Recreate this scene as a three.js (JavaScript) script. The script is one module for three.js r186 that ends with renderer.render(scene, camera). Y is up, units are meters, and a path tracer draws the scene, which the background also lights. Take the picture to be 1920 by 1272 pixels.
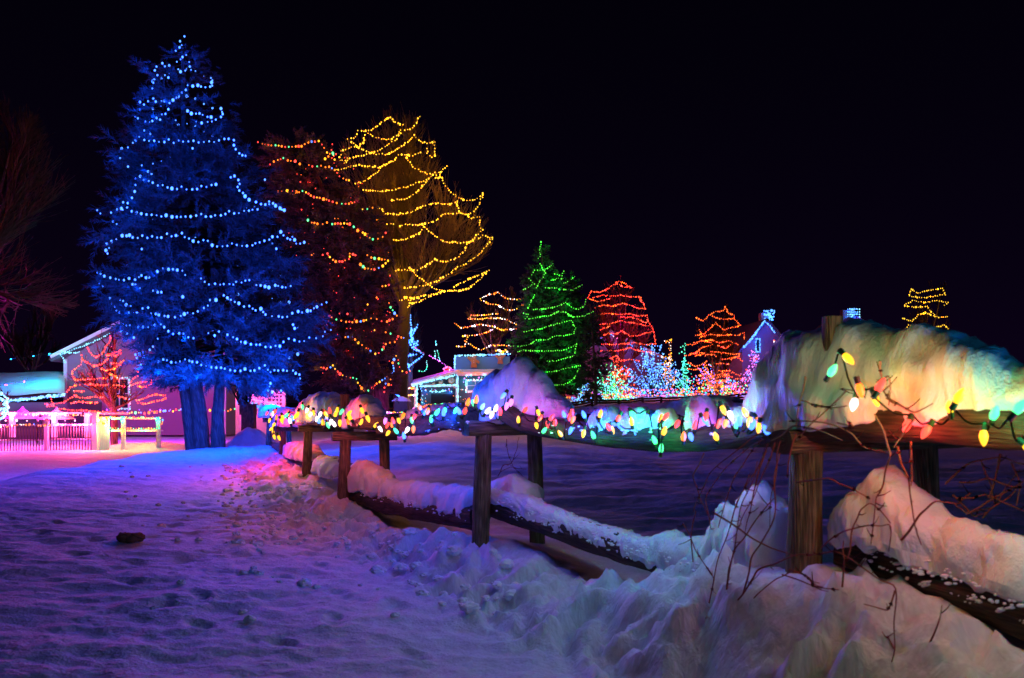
import * as THREE from 'three';
import { mergeGeometries } from 'three/addons/utils/BufferGeometryUtils.js';
import { createNoise2D, createNoise3D, createNoise4D } from 'simplex-noise';

// ---------- camera, sky, exposure ----------
const F = 1600, HY = 750, EYE = 1.2;                       // focal length and horizon in photo pixels, eye height in metres
const camera = new THREE.PerspectiveCamera(2 * Math.atan(636 / F) * 180 / Math.PI, 1920 / 1272, 0.1, 900);
camera.position.set(0, EYE, 0);
camera.setViewOffset(1920, 1272, 0, 636 - HY, 1920, 1272); // lens shifted up, verticals stay vertical
camera.focus = 15; camera.userData.fStop = 4.2;
camera.updateProjectionMatrix();
const scene = new THREE.Scene();
const renderer = new THREE.WebGLRenderer({ antialias: true });
renderer.setSize(1024, 678);
renderer.toneMapping = THREE.LinearToneMapping;
renderer.toneMappingExposure = 1;
renderer.shadowMap.enabled = true;
{ // night sky: almost black, a trace of town glow near the horizon
  const w = 128, h = 64, a = new Float32Array(w * h * 4);
  for (let y = 0; y < h; y++) for (let x = 0; x < w; x++) {
    const e = ((y + 0.5) / h - 0.5) * 180, k = Math.exp(-Math.max(0, e) / 14), o = (y * w + x) * 4;
    a[o] = 0.0002 + 0.0034 * k; a[o + 1] = 0.0003 + 0.0005 * k; a[o + 2] = 0.0014 + 0.0066 * k; a[o + 3] = 1;
  }
  const t = new THREE.DataTexture(a, w, h, THREE.RGBAFormat, THREE.FloatType);
  t.mapping = THREE.EquirectangularReflectionMapping; t.magFilter = THREE.LinearFilter; t.needsUpdate = true;
  scene.background = t; scene.environment = t;
}

// ---------- helpers ----------
let seed = 7;
const rnd = () => { seed = (seed + 0x6d2b79f5) | 0; let t = Math.imul(seed ^ (seed >>> 15), 1 | seed); t = (t + Math.imul(t ^ (t >>> 7), 61 | t)) ^ t; return ((t ^ (t >>> 14)) >>> 0) / 4294967296; };
const rr = (a, b) => a + (b - a) * rnd();
const n2 = createNoise2D(rnd), n3 = createNoise3D(rnd), n4 = createNoise4D(rnd);
const { clamp, lerp, smoothstep } = THREE.MathUtils;
const V = (x, y, z) => new THREE.Vector3(x, y, z);
const P = (x, y, d) => V((x - 960) / F * d, EYE - (y - HY) / F * d, -d);   // what stands at a pixel of the photograph, d metres away
const nums = (s) => s.trim().split(/[\s,]+/).map(Number);
const pairs = (s) => { const n = nums(s), o = []; for (let i = 0; i < n.length; i += 2) o.push([n[i], n[i + 1]]); return o; };
const names = new Map();
function numbered(n) { const k = names.get(n) || 0; names.set(n, k + 1); return k ? n + '_' + String(k).padStart(3, '0') : n; }
function tag(o, label, category, group, kind) {
  if (label) o.userData.label = label;
  if (category) o.userData.category = category;
  if (group) o.userData.group = group;
  if (kind) o.userData.kind = kind;
  return o;
}
function thing(name, label, category, at = V(0, 0, 0), group) {
  const o = new THREE.Group(); o.name = numbered(name); o.position.copy(at); scene.add(o);
  return tag(o, label, category, group);
}
function mesh(name, geo, mat, parent = scene, kind) {
  const m = new THREE.Mesh(Array.isArray(geo) ? mergeGeometries(geo) : geo, mat);
  m.name = parent === scene ? numbered(name) : name;
  m.castShadow = m.receiveShadow = true;
  if (kind) m.userData.kind = kind;
  parent.add(m);
  if (parent !== scene) { // geometry is given in world coordinates; bring it under its parent
    const off = V(0, 0, 0); for (let p = parent; p && p !== scene; p = p.parent) off.add(p.position);
    m.position.copy(off).negate();
  }
  return m;
}
// tapered tube along points; radii: number, [r0, r1] or function of t; sq > 2 squares the section; rough adds uneven bark
function tube(pts, rad, sides = 6, { seg = 0, sq = 0, rough = 0, caps = true, flat = 1, tension = 0.5 } = {}) {
  const rf = typeof rad === 'function' ? rad : Array.isArray(rad) ? (t) => lerp(rad[0], rad[1], t) : () => rad;
  let path = pts;
  if (seg) path = new THREE.CatmullRomCurve3(pts, false, 'catmullrom', tension).getPoints(seg);
  const n = path.length, pos = [], uv = [], idx = [], nor = [];
  let up = V(0, 1, 0), len = 0;
  const d0 = path[1].clone().sub(path[0]).normalize(); if (Math.abs(d0.y) > 0.95) up = V(1, 0, 0);
  let side = V(0, 0, 0).crossVectors(d0, up).normalize();
  for (let i = 0; i < n; i++) {
    const dir = path[Math.min(n - 1, i + 1)].clone().sub(path[Math.max(0, i - 1)]).normalize();
    side.addScaledVector(dir, -side.dot(dir)).normalize();
    const up2 = V(0, 0, 0).crossVectors(side, dir);
    if (i) len += path[i].distanceTo(path[i - 1]);
    const r = rf(i / (n - 1));
    for (let k = 0; k <= sides; k++) {
      const a = (k % sides) / sides * Math.PI * 2, c = Math.cos(a), s = Math.sin(a);
      let q = sq ? 1 / Math.pow(Math.abs(c) ** sq + Math.abs(s) ** sq, 1 / sq) : 1;
      if (rough) q *= 1 + rough * (n3(c * 1.3 + path[0].x * 7, s * 1.3 + path[0].z * 7, len * 2.2) + 0.6 * n3(c * 3 + 9, s * 3, len * 5));
      const v = path[i].clone().addScaledVector(side, c * r * q).addScaledVector(up2, s * r * q * flat);
      pos.push(v.x, v.y, v.z); uv.push(k / sides * Math.PI * 2 * r, len);
      const nn = side.clone().multiplyScalar(c).addScaledVector(up2, s).normalize(); nor.push(nn.x, nn.y, nn.z);
    }
  }
  const w = sides + 1;
  for (let i = 0; i < n - 1; i++) for (let k = 0; k < sides; k++) { const a = i * w + k, b = a + w; idx.push(a, a + 1, b, a + 1, b + 1, b); }
  if (caps) for (const i of [0, n - 1]) {
    const c = pos.length / 3, dir = path[i].clone().sub(path[i ? n - 2 : 1]).normalize();
    pos.push(path[i].x, path[i].y, path[i].z); uv.push(0, 0); nor.push(dir.x, dir.y, dir.z);
    for (let k = 0; k <= sides; k++) { const j = (i * w + k) * 3; pos.push(pos[j], pos[j + 1], pos[j + 2]); uv.push(pos[j] * 1.1, pos[j + 1] * 1.1); nor.push(dir.x, dir.y, dir.z); }
    for (let k = 0; k < sides; k++) i ? idx.push(c, c + 1 + k, c + 2 + k) : idx.push(c, c + 2 + k, c + 1 + k);
  }
  const g = new THREE.BufferGeometry();
  g.setAttribute('position', new THREE.Float32BufferAttribute(pos, 3));
  g.setAttribute('uv', new THREE.Float32BufferAttribute(uv, 2));
  g.setIndex(idx);
  if (sq || rough) { g.computeVertexNormals(); } else g.setAttribute('normal', new THREE.Float32BufferAttribute(nor, 3));
  if (!g.attributes.normal) g.computeVertexNormals();
  return g;
}
function box(w, h, d, at, rotY = 0, rotZ = 0) {
  const g = new THREE.BoxGeometry(w, h, d);
  const p = g.attributes.position, u = g.attributes.uv;
  for (let i = 0; i < p.count; i++) u.setXY(i, p.getX(i) + p.getZ(i), p.getY(i) + p.getZ(i) * 0.3);
  if (rotZ) g.rotateZ(rotZ); if (rotY) g.rotateY(rotY);
  return g.translate(at.x, at.y, at.z);
}
function slab(pts3, thick) { // a flat quad a b c d given thickness downwards along its normal
  const [a, b, c, d] = pts3, nn = V(0, 0, 0).crossVectors(b.clone().sub(a), d.clone().sub(a)).normalize().multiplyScalar(thick);
  const q = [a, b, c, d, ...[a, b, c, d].map((v) => v.clone().sub(nn))], faces = [[0, 1, 2, 3], [7, 6, 5, 4], [0, 4, 5, 1], [1, 5, 6, 2], [2, 6, 7, 3], [3, 7, 4, 0]];
  const pos = [], uv = [], idx = [];
  for (const f of faces) { const o = pos.length / 3; f.forEach((i) => { pos.push(q[i].x, q[i].y, q[i].z); uv.push(q[i].x, q[i].y + q[i].z); }); idx.push(o, o + 1, o + 2, o, o + 2, o + 3); }
  const g = new THREE.BufferGeometry();
  g.setAttribute('position', new THREE.Float32BufferAttribute(pos, 3)); g.setAttribute('uv', new THREE.Float32BufferAttribute(uv, 2)); g.setIndex(idx); g.computeVertexNormals();
  return g;
}
function extrude(pts, depth, at, rotY = 0, bevel = 0) {
  const s = new THREE.Shape(pts.map(([x, y]) => new THREE.Vector2(x, y)));
  const g = new THREE.ExtrudeGeometry(s, { depth, bevelEnabled: bevel > 0, bevelThickness: bevel, bevelSize: bevel, bevelSegments: 2, curveSegments: 16 });
  g.translate(0, 0, -depth / 2); if (rotY) g.rotateY(rotY);
  g.translate(at.x, at.y, at.z);
  return indexed(g);
}
function indexed(g) { if (!g.index) g.setIndex([...Array(g.attributes.position.count).keys()]); return g; }
// ---------- materials ----------
function noiseTex(w, h, f, srgb) {
  const a = new Uint8Array(w * h * 4);
  for (let y = 0; y < h; y++) for (let x = 0; x < w; x++) { const c = f(x / w, y / h), o = (y * w + x) * 4; for (let k = 0; k < 3; k++) a[o + k] = clamp(c[k] ?? c[0], 0, 1) * 255; a[o + 3] = 255; }
  const t = new THREE.DataTexture(a, w, h); t.wrapS = t.wrapT = THREE.RepeatWrapping; t.magFilter = THREE.LinearFilter; t.minFilter = THREE.LinearMipmapLinearFilter; t.generateMipmaps = true;
  if (srgb) t.colorSpace = THREE.SRGBColorSpace; t.needsUpdate = true; return t;
}
const tile = (u, v, fu, fv, z = 0) => { // noise that repeats over the unit square, about 6 fu by 6 fv bumps
  const A = u * 2 * Math.PI, B = v * 2 * Math.PI; return n4(Math.cos(A) * fu + z, Math.sin(A) * fu + z, Math.cos(B) * fv, Math.sin(B) * fv);
};
const snowBump = noiseTex(512, 512, (u, v) => [0.5 + 0.22 * tile(u, v, 1.2, 1.2) + 0.16 * tile(u, v, 3.5, 3.5, 3) + 0.10 * tile(u, v, 9, 9, 8) + 0.05 * tile(u, v, 22, 22, 12)]);
const snowTint = noiseTex(512, 512, (u, v) => { const k = 0.90 + 0.05 * tile(u, v, 1.2, 1.2, 20) + 0.05 * tile(u, v, 7, 7, 30); return [k, k, k * 1.01]; }, true);
const woodTint = noiseTex(256, 512, (u, v) => { const k = 0.55 + 0.28 * tile(u, v, 5, 0.5) + 0.2 * tile(u, v, 14, 1.2, 4) + 0.12 * tile(u, v, 1, 1, 9); return [k, k * 0.95, k * 0.88]; }, true);
const woodBump = noiseTex(256, 512, (u, v) => [0.5 + 0.3 * tile(u, v, 6, 0.5, 2) + 0.3 * tile(u, v, 15, 1, 6)]);
const rep = (t, x, y) => { const c = t.clone(); c.repeat.set(x, y); c.needsUpdate = true; return c; };
const std = (c, o = {}) => new THREE.MeshStandardMaterial({ color: new THREE.Color().setRGB(...c), roughness: 0.85, ...o });
const M = {
  snow: std([0.86, 0.88, 0.92], { roughness: 0.7, bumpMap: snowBump, bumpScale: 0.016, map: snowTint }),
  snowCap: std([0.86, 0.88, 0.92], { roughness: 0.65, bumpMap: rep(snowBump, 1.8, 1.8), bumpScale: 0.010 }),
  roofSnow: std([0.86, 0.88, 0.92], { roughness: 0.7 }),
  post: std([0.60, 0.49, 0.33], { map: rep(woodTint, 2.5, 1.4), bumpMap: rep(woodBump, 2.5, 1.4), bumpScale: 0.014 }),
  log: std([0.24, 0.16, 0.12], { map: rep(woodTint, 2.5, 1.4), bumpMap: rep(woodBump, 2.5, 1.4), bumpScale: 0.012 }),
  bark: std([0.40, 0.35, 0.31], { map: rep(woodTint, 1.6, 0.8), bumpMap: rep(woodBump, 1.6, 0.8), bumpScale: 0.02 }),
  darkBark: std([0.035, 0.028, 0.024]), twig: std([0.22, 0.15, 0.10]), redTwig: std([0.26, 0.07, 0.05]), paleTwig: std([0.42, 0.30, 0.22]),
  needle: std([0.045, 0.065, 0.06]), needleDark: std([0.05, 0.07, 0.05]),
  wire: std([0.015, 0.03, 0.018], { roughness: 0.6 }), socket: std([0.02, 0.07, 0.03], { roughness: 0.5 }),
  white: std([0.78, 0.76, 0.74], { roughness: 0.6 }), siding: std([0.29, 0.20, 0.28], { roughness: 0.8 }), darkWall: std([0.10, 0.10, 0.11]),
  dark: std([0.015, 0.015, 0.018]), glass: std([0.02, 0.025, 0.03], { roughness: 0.12 }),
  plank: std([0.5, 0.36, 0.22], { map: rep(woodTint, 2, 1.5), bumpMap: rep(woodBump, 2, 1.5), bumpScale: 0.004 }),
  ginger: std([0.55, 0.22, 0.06]), icing: std([0.85, 0.83, 0.8]), blueBoard: std([0.10, 0.30, 0.42]), hutWall: std([0.07, 0.14, 0.14]),
  brick: std([0.32, 0.22, 0.2]), leaf: std([0.20, 0.10, 0.04]), candy: std([0.75, 0.5, 0.2]),
};
// lamp colours: what the eye sees of the bulb, the light it sends out, and how strong that is
const C = {
  Y: [[2.2, 1.05, 0.03], [1, 0.50, 0.0], 0.5], O: [[2.3, 0.46, 0.02], [1, 0.22, 0.0], 0.6], R: [[2.3, 0.14, 0.09], [1, 0.02, 0.03], 0.9], G: [[0.16, 2.2, 0.7], [0.0, 1, 0.28], 1.0],
  B: [[0.2, 0.7, 3.6], [0.0, 0.05, 1], 2.4], W: [[2.6, 2.3, 2.2], [0.9, 0.62, 0.95], 0.8],
  b: [[0.22, 0.72, 2.4], [0.0, 0.055, 1], 1], y: [[1.9, 1.1, 0.06], [1, 0.38, 0.0], 1], r: [[2.3, 0.17, 0.05], [1, 0.012, 0.04], 1], o: [[2.2, 0.30, 0.04], [1, 0.12, 0.0], 1],
  g: [[0.20, 1.1, 0.08], [0.0, 1, 0.06], 1], c: [[0.5, 1.35, 1.5], [0.0, 0.5, 1], 0.5], t: [[0.15, 1.5, 0.8], [0.0, 0.8, 0.8], 1], k: [[0.25, 0.9, 2.6], [0.0, 0.13, 1], 1], v: [[0.9, 0.3, 2.2], [0.25, 0.0, 1], 1],
  p: [[1.9, 0.5, 2.1], [0.85, 0.0, 1], 1], w: [[2.0, 1.3, 1.4], [1, 0.07, 0.42], 1],
};
const bulbMats = {};
const bulbMat = (k) => bulbMats[k] ??= new THREE.MeshStandardMaterial({ color: new THREE.Color().setRGB(...C[k][1].map((x) => 0.1 + 0.6 * x)), roughness: 0.3, emissive: new THREE.Color().setRGB(...C[k][0]), emissiveIntensity: 1, name: 'bulb glass' });
function lamp(at, k, I, size = 1) {
  const l = new THREE.PointLight(new THREE.Color().setRGB(...C[k][1]), I * C[k][2], 0, 2);
  l.position.copy(at); l.castShadow = true; l.shadow.radius = size; l.name = 'bulb_light'; scene.add(l);
}

// ---------- the fence line, which the ground follows ----------
const ST = [[3.9, -1.6], [2.50, 1.0], [1.173, 3.4], [-0.195, 5.9], [-1.716, 8.8], [-2.865, 12], [-4.16, 15.5], [-5.26, 18.5]].map(([x, d]) => V(x, 0, -d));  // station k stands at ST[k + 1]
const BANK = [0.5, 0.46, 0.54, 0.21, 0.12, 0.12, 0.17, 0.16], WIDE = [0.8, 0.75, 0.62, 0.55, 0.62, 0.8, 0.9, 0.9], RUN = [0];
for (let i = 1; i < ST.length; i++) RUN.push(RUN[i - 1] + ST[i].distanceTo(ST[i - 1]));
const DIR = ST.slice(1).map((b, i) => ST[i].clone().sub(b).normalize());   // towards the viewer
const PERP = DIR.map((u) => V(u.z, 0, -u.x));                             // towards the field
function fenceAt(X, Z) {
  let best = null;
  for (let i = 0; i < DIR.length; i++) {
    const ax = X - ST[i + 1].x, az = Z - ST[i + 1].z, L = RUN[i + 1] - RUN[i], raw = 1 - (ax * DIR[i].x + az * DIR[i].z) / L, t = clamp(raw, 0, 1);
    const px = ST[i].x + (ST[i + 1].x - ST[i].x) * t, pz = ST[i].z + (ST[i + 1].z - ST[i].z) * t, dist = Math.hypot(X - px, Z - pz);
    if (!best || dist < best.dist) best = { dist, i, t, run: RUN[i] + L * t, side: -(ax * PERP[i].x + az * PERP[i].z), over: Math.max(0, (raw - t) * L) };
  }
  best.s = best.side >= 0 ? best.dist : -best.dist;
  return best;
}
// a point seen at pixel x, y that lies on the vertical plane along the fence, moved `off` metres towards the field
function onFence(x, y, off = 0) {
  const k = (x - 960) / F;
  for (let i = 0; i < DIR.length; i++) {
    const a = ST[i].clone().addScaledVector(PERP[i], off), b = ST[i + 1].clone().addScaledVector(PERP[i], off);
    const den = (b.x - a.x) + k * (b.z - a.z), s = den ? (-k * a.z - a.x) / den : -1;
    const d = -(a.z + s * (b.z - a.z));
    if (s >= (i ? -0.02 : -9) && s <= (i === DIR.length - 1 ? 2 : 1.02) && d > 0.5) return P(x, y, d);
  }
  return P(x, y, 18);
}

// ---------- ground ----------
const hump = (X, Z, x, d, rx, rz, h) => { const q = ((X - x) / rx) ** 2 + ((Z + d) / rz) ** 2; return q > 6 ? 0 : h * Math.exp(-q); };
const STEPS = [];
for (const [x0, d0, dx, dd, n] of [[-0.6, 4, -0.28, 0.62, 17], [-2.2, 5, -0.20, 0.66, 14], [-3.4, 13.5, 0.33, -0.58, 15], [-1.2, 4.2, -0.42, 0.5, 15], [-0.2, 4.4, -0.36, 0.60, 14]])
  for (let i = 0; i < n; i++) { const L = Math.hypot(dx, dd), k = i % 2 ? 0.12 : -0.12, t = Math.atan2(dd, dx) + rr(-0.2, 0.2); STEPS.push([x0 + dx * i - dd / L * k + rr(-0.05, 0.05), d0 + dd * i + dx / L * k + rr(-0.05, 0.05), Math.cos(t), Math.sin(t)]); }
function ground(X, Z) {
  const d = -Z, f = fenceAt(X, Z), side = smoothstep(-f.s, -0.6, 0.6);
  const near = 1 - smoothstep(d, 30, 60);
  let path = 0.020 * n2(X * 0.8, Z * 1.1) + 0.015 * n2(X * 2.1 + 7, Z * 2.7) + near * 0.009 * n2(X * 5.5, Z * 6.4) + near * 0.006 * n2(X * 14, Z * 16);
  if (d > 3.5 && d < 17) for (const [fx, fd, ca, sa] of STEPS) { // old footprints pressed into the path
    const dx = X - fx, dz = d - fd; if (dx * dx + dz * dz > 0.09) continue;
    const u = (dx * ca + dz * sa) / 0.15, v = (-dx * sa + dz * ca) / 0.06, q = u * u + v * v;
    path += q < 1 ? -0.028 * (1 - q * q) : 0.010 * Math.exp(-(q - 1) * 1.6);
  }
  const crumb = smoothstep(d, 5.5, 8.5) * (1 - smoothstep(d, 13.5, 16)) * smoothstep(X + d * 0.36, -0.8, 0.8);
  if (crumb > 0) path += crumb * (0.035 * Math.max(0, n2(X * 3.3, Z * 3.3)) + 0.03 * Math.max(0, n2(X * 8, Z * 8) - 0.15));
  path *= 0.8;
  path += 0.08 * Math.exp(-(Math.hypot((X + 5.2) / 2.4, (d - 16.6) / 2.6) ** 4)) + hump(X, Z, -6.3, 18.6, 1.7, 1.6, 0.10) - 0.36 * Math.max(smoothstep(-X, 7.5 - 0.5 * n2(d * 0.5, 3), 9.3) * smoothstep(d, 11, 14), smoothstep(d, 19.3, 21.5) * (1 - smoothstep(X, -6, -3))) * (1 - 0.6 * smoothstep(d, 40, 60));
  path += hump(X, Z, 0.98, 3.62, 0.22, 0.2, 0.22) + hump(X, Z, 0.88, 3.8, 0.12, 0.12, 0.08);
  path += hump(X, Z, -11.1, 26.6, 1.5, 0.6, 0.24) + hump(X, Z, -6.2, 20.9, 0.55, 0.5, 0.95) + hump(X, Z, -6.7, 20.7, 0.5, 0.5, 0.3) + (0.07 * hump(X, Z, -11, 26.4, 2.4, 1, 1) + 0.10 * hump(X, Z, -6.4, 20.8, 0.9, 0.7, 1)) * n2(X * 3.4, Z * 3.4);
  let field = 0.06 + 0.10 * n2(X * 0.16 + 3, Z * 0.22) + 0.05 * n2(X * 0.5, Z * 1.1 + 9) + 0.012 * n2(X * 1.6, Z * 4.5) + near * 0.006 * n2(X * 4, Z * 11);
  field += hump(X, Z, -2.4, 17.5, 2.6, 2.2, 0.16) + 1.9 * smoothstep(d, 22, 80) * smoothstep(X, -12, -3);
  const base = lerp(path, field, d > 19 ? smoothstep(X, -8, -4) : side);
  const bi = f.i, B = lerp(BANK[bi], BANK[bi + 1], f.t) - (bi === 2 ? 0.20 : bi < 4 ? 0.15 : 0.05) * Math.sin(Math.PI * f.t) ** 2, w = lerp(WIDE[bi], WIDE[bi + 1], f.t), end = Math.exp(-f.over * f.over * 1.5);
  const q = f.s >= 0 ? f.s / w : -f.s / 1.4, fall = q < 1 ? 0.5 + 0.5 * Math.cos(Math.PI * q) : 0;
  let y = base + (B - base) * fall * end;
  const rough = smoothstep(f.s, -0.25, 0.08) * (1 - smoothstep(f.s, w * 0.75, w + 0.2)) * end;
  if (rough > 0) {
    const r = f.run, s = f.s, bend = s * 0.6;
    const w1 = 0.35 * n2(r * 1.1 + 9, s * 1.4);
    const l = 0.55 * n2((r + w1) * 1.7 + bend, s * 1.1) + 0.5 * (1 - 2 * Math.sqrt(0.02 + n2((r + w1) * 2.6 + bend * 1.5 + 5, s * 1.5 + 3) ** 2)) * (0.5 + 0.5 * n2(r * 0.9 + 20, s)) + 0.40 * n2(r * 5.3 + w1 * 3, s * 4 + 2) + 0.34 * Math.max(0, n2(r * 10, s * 9)) + 0.16 * Math.max(0, n2(r * 19 + 4, s * 18)) + 0.06 * n2(r * 30, s * 28);
    y += rough * 0.125 * l * (f.run > RUN[6] ? 0.8 : 1);
  }
  return y;
}
{
  const xs = [], ds = [];
  const run = (a, from, to, step) => { for (let v = from; v < to - 1e-6; v += step) a.push(v); };
  for (let v = -7, s = 0.2; v > -170; s *= 1.2, v -= s) xs.unshift(v);
  run(xs, -7, -2.4, 0.07); run(xs, -2.4, 3.2, 0.034); run(xs, 3.2, 8, 0.15);
  for (let v = 8, s = 0.2; v < 170; s *= 1.2, v += s) xs.push(v);
  run(ds, -9, 1.2, 0.4); run(ds, 1.2, 9.5, 0.034); run(ds, 9.5, 19, 0.07); run(ds, 19, 34, 0.16);
  for (let v = 34, s = 0.3; v < 420; s *= 1.16, v += s) ds.push(v);
  const nx = xs.length, nd = ds.length, pos = new Float32Array(nx * nd * 3), uv = new Float32Array(nx * nd * 2), idx = [];
  for (let j = 0; j < nd; j++) for (let i = 0; i < nx; i++) {
    const o = j * nx + i; pos.set([xs[i], ground(xs[i], -ds[j]), -ds[j]], o * 3); uv.set([xs[i] * 0.9, ds[j] * 0.9], o * 2);
    if (i < nx - 1 && j < nd - 1) idx.push(o, o + 1, o + nx, o + 1, o + nx + 1, o + nx);
  }
  const g = new THREE.BufferGeometry();
  g.setAttribute('position', new THREE.BufferAttribute(pos, 3)); g.setAttribute('uv', new THREE.BufferAttribute(uv, 2)); g.setIndex(idx); g.computeVertexNormals();
  tag(mesh('snowy_ground', g, M.snow), null, null, null, 'structure');
}
const onGround = (x, d, dy = 0) => { const X = (x - 960) / F * d; return V(X, ground(X, -d) + dy, -d); };
// loose clods thrown up on the path and along the foot of the bank
{
  const ball = new THREE.IcosahedronGeometry(1, 2), gs = [];
  for (let i = 0; i < 4000 && gs.length < 420; i++) {
    const d = rr(4.2, 15), X = rr(-0.42, -0.05) * d * 1.15 + 0.3, f = fenceAt(X, -d), foot = f.s - lerp(WIDE[f.i], WIDE[f.i + 1], f.t);
    const chance = f.s < 0.1 || d < 4.6 ? 0 : foot < 0.12 ? 0.5 : d > 7 && X > -0.34 * d ? 0.35 : 0.03;
    if (rnd() > chance) continue;
    const r = rr(0.010, 0.03) * (rnd() < 0.2 ? 1.6 : 1), g = ball.clone(), p = g.attributes.position, k = rr(0, 99);
    for (let j = 0; j < p.count; j++) { const x = p.getX(j), y = p.getY(j), z = p.getZ(j), m = r * (1 + 0.3 * n3(x * 1.2 + k, y * 1.2, z * 1.2)); p.setXYZ(j, x * m * 1.2 + X, y * m * 0.75 + ground(X, -d) + r * 0.3, z * m - d); }
    g.deleteAttribute('uv'); g.computeVertexNormals(); gs.push(indexed(g));
  }
  tag(mesh('snow_clods', gs, M.roofSnow), 'small clods of snow scattered on the trodden path beside the bank', 'snow clods', null, 'stuff');
}

// ---------- the split rail fence in front ----------
const fence = thing('rail_fence', 'rustic log fence with paired posts and crossbars buried in snow beside the path', 'fence', V(0, 0, 0));
const stationTop = [1.12, 1.085, 1.055, 0.875, 0.845, 0.72, 0.81];      // height of the crossbar tops, S0 .. S6
const gapOf = [0.7, 0.72, 0.40, 0.40, 0.5, 0.45, 0.4], postR = [0.07, 0.068, 0.062, 0.062, 0.062, 0.06, 0.06];
for (let k = 0; k < 7; k++) {
  const a = ST[k + 1], pp = PERP[Math.min(k + 1, PERP.length - 1)], top = stationTop[k];
  for (const rear of [0, 1]) {
    const at = a.clone().addScaledVector(pp, rear * gapOf[k]), y0 = Math.min(ground(at.x, at.z), 0.3) - 0.25, lean = rear ? -0.03 : 0.035;
    const pts = [V(at.x - lean, y0, at.z), V(at.x - lean * 0.4, (y0 + top) / 2, at.z + 0.01), V(at.x, top - 0.085, at.z)];
    mesh('post', tube(pts, [postR[k] * (rear ? 0.92 : 1.06), postR[k] * (rear ? 0.85 : 0.95)], 14, { seg: 14, rough: 0.06 }), M.post, fence);
  }
  const e0 = a.clone().addScaledVector(pp, -0.14).setY(top - 0.05), e1 = a.clone().addScaledVector(pp, gapOf[k] + (k === 1 ? 0.22 : 0.13)).setY(top - 0.055);
  mesh('crossbar', tube([e0, e0.clone().lerp(e1, 0.5), e1], k === 2 ? 0.062 : 0.055, 16, { seg: 10, sq: 5, rough: 0.05, flat: 0.85 }), M.post, fence);
}
function rail(s, off0, off1, r0, r1, seg = 16) { // pixels "x y x y ..." along the fence
  const p = pairs(s), pts = p.map(([x, y], i) => onFence(x, y, lerp(off0, off1, i / (p.length - 1))));
  mesh('rail', tube(pts, [r0, r1], 22, { seg: seg * 2, rough: 0.15 }), M.log, fence);
}
rail('2500 850 1920 806 1640 796 1480 800', -0.04, -0.02, 0.058, 0.062);
rail('2500 800 1900 760 1600 745 1500 742', 0.24, 0.22, 0.07, 0.07);
rail('1500 790 1430 812 1210 822 1010 800 950 775', 0.02, 0.0, 0.058, 0.06);
rail('1560 760 1300 778 1060 783 985 770', 0.34, 0.32, 0.06, 0.055);
rail('880 786 840 786 780 800 715 803', -0.10, 0.05, 0.088, 0.07);
rail('930 770 850 775 760 785 700 788', 0.26, 0.26, 0.06, 0.06);
rail('735 795 660 792 596 790 570 788', 0.02, 0.02, 0.07, 0.06);
rail('610 788 570 785 540 786 522 786', 0.05, 0.05, 0.07, 0.06);
rail('545 786 520 778 500 774', 0.05, 0.05, 0.07, 0.06);
// lower logs
rail('2300 1260 1920 1142 1740 1083 1590 1032', 0.06, 0.10, 0.085, 0.075);
rail('1430 1108 1300 1070 1100 1005 925 946', 0.06, 0.12, 0.066, 0.085);
rail('900 972 800 958 700 938 655 922', 0.10, 0.10, 0.088, 0.10);
rail('690 900 640 876 600 862', 0.2, 0.2, 0.085, 0.085);
rail('590 862 560 852 532 845', 0.15, 0.15, 0.10, 0.10);
rail('560 850 530 840 505 835', 0.1, 0.1, 0.08, 0.08);
// standing stakes that stick out of the snow
for (const [x, y0, y1, off, r] of [[1561, 760, 594, -0.03, 0.035], [646, 800, 740, 0.05, 0.05]])
  mesh('stake', tube([onFence(x, y0, off), onFence(x, (y0 + y1) / 2, off), onFence(x, y1, off)], [r, r * 0.95], 12, { seg: 8, rough: 0.12, sq: 4 }), M.post, fence);

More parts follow.
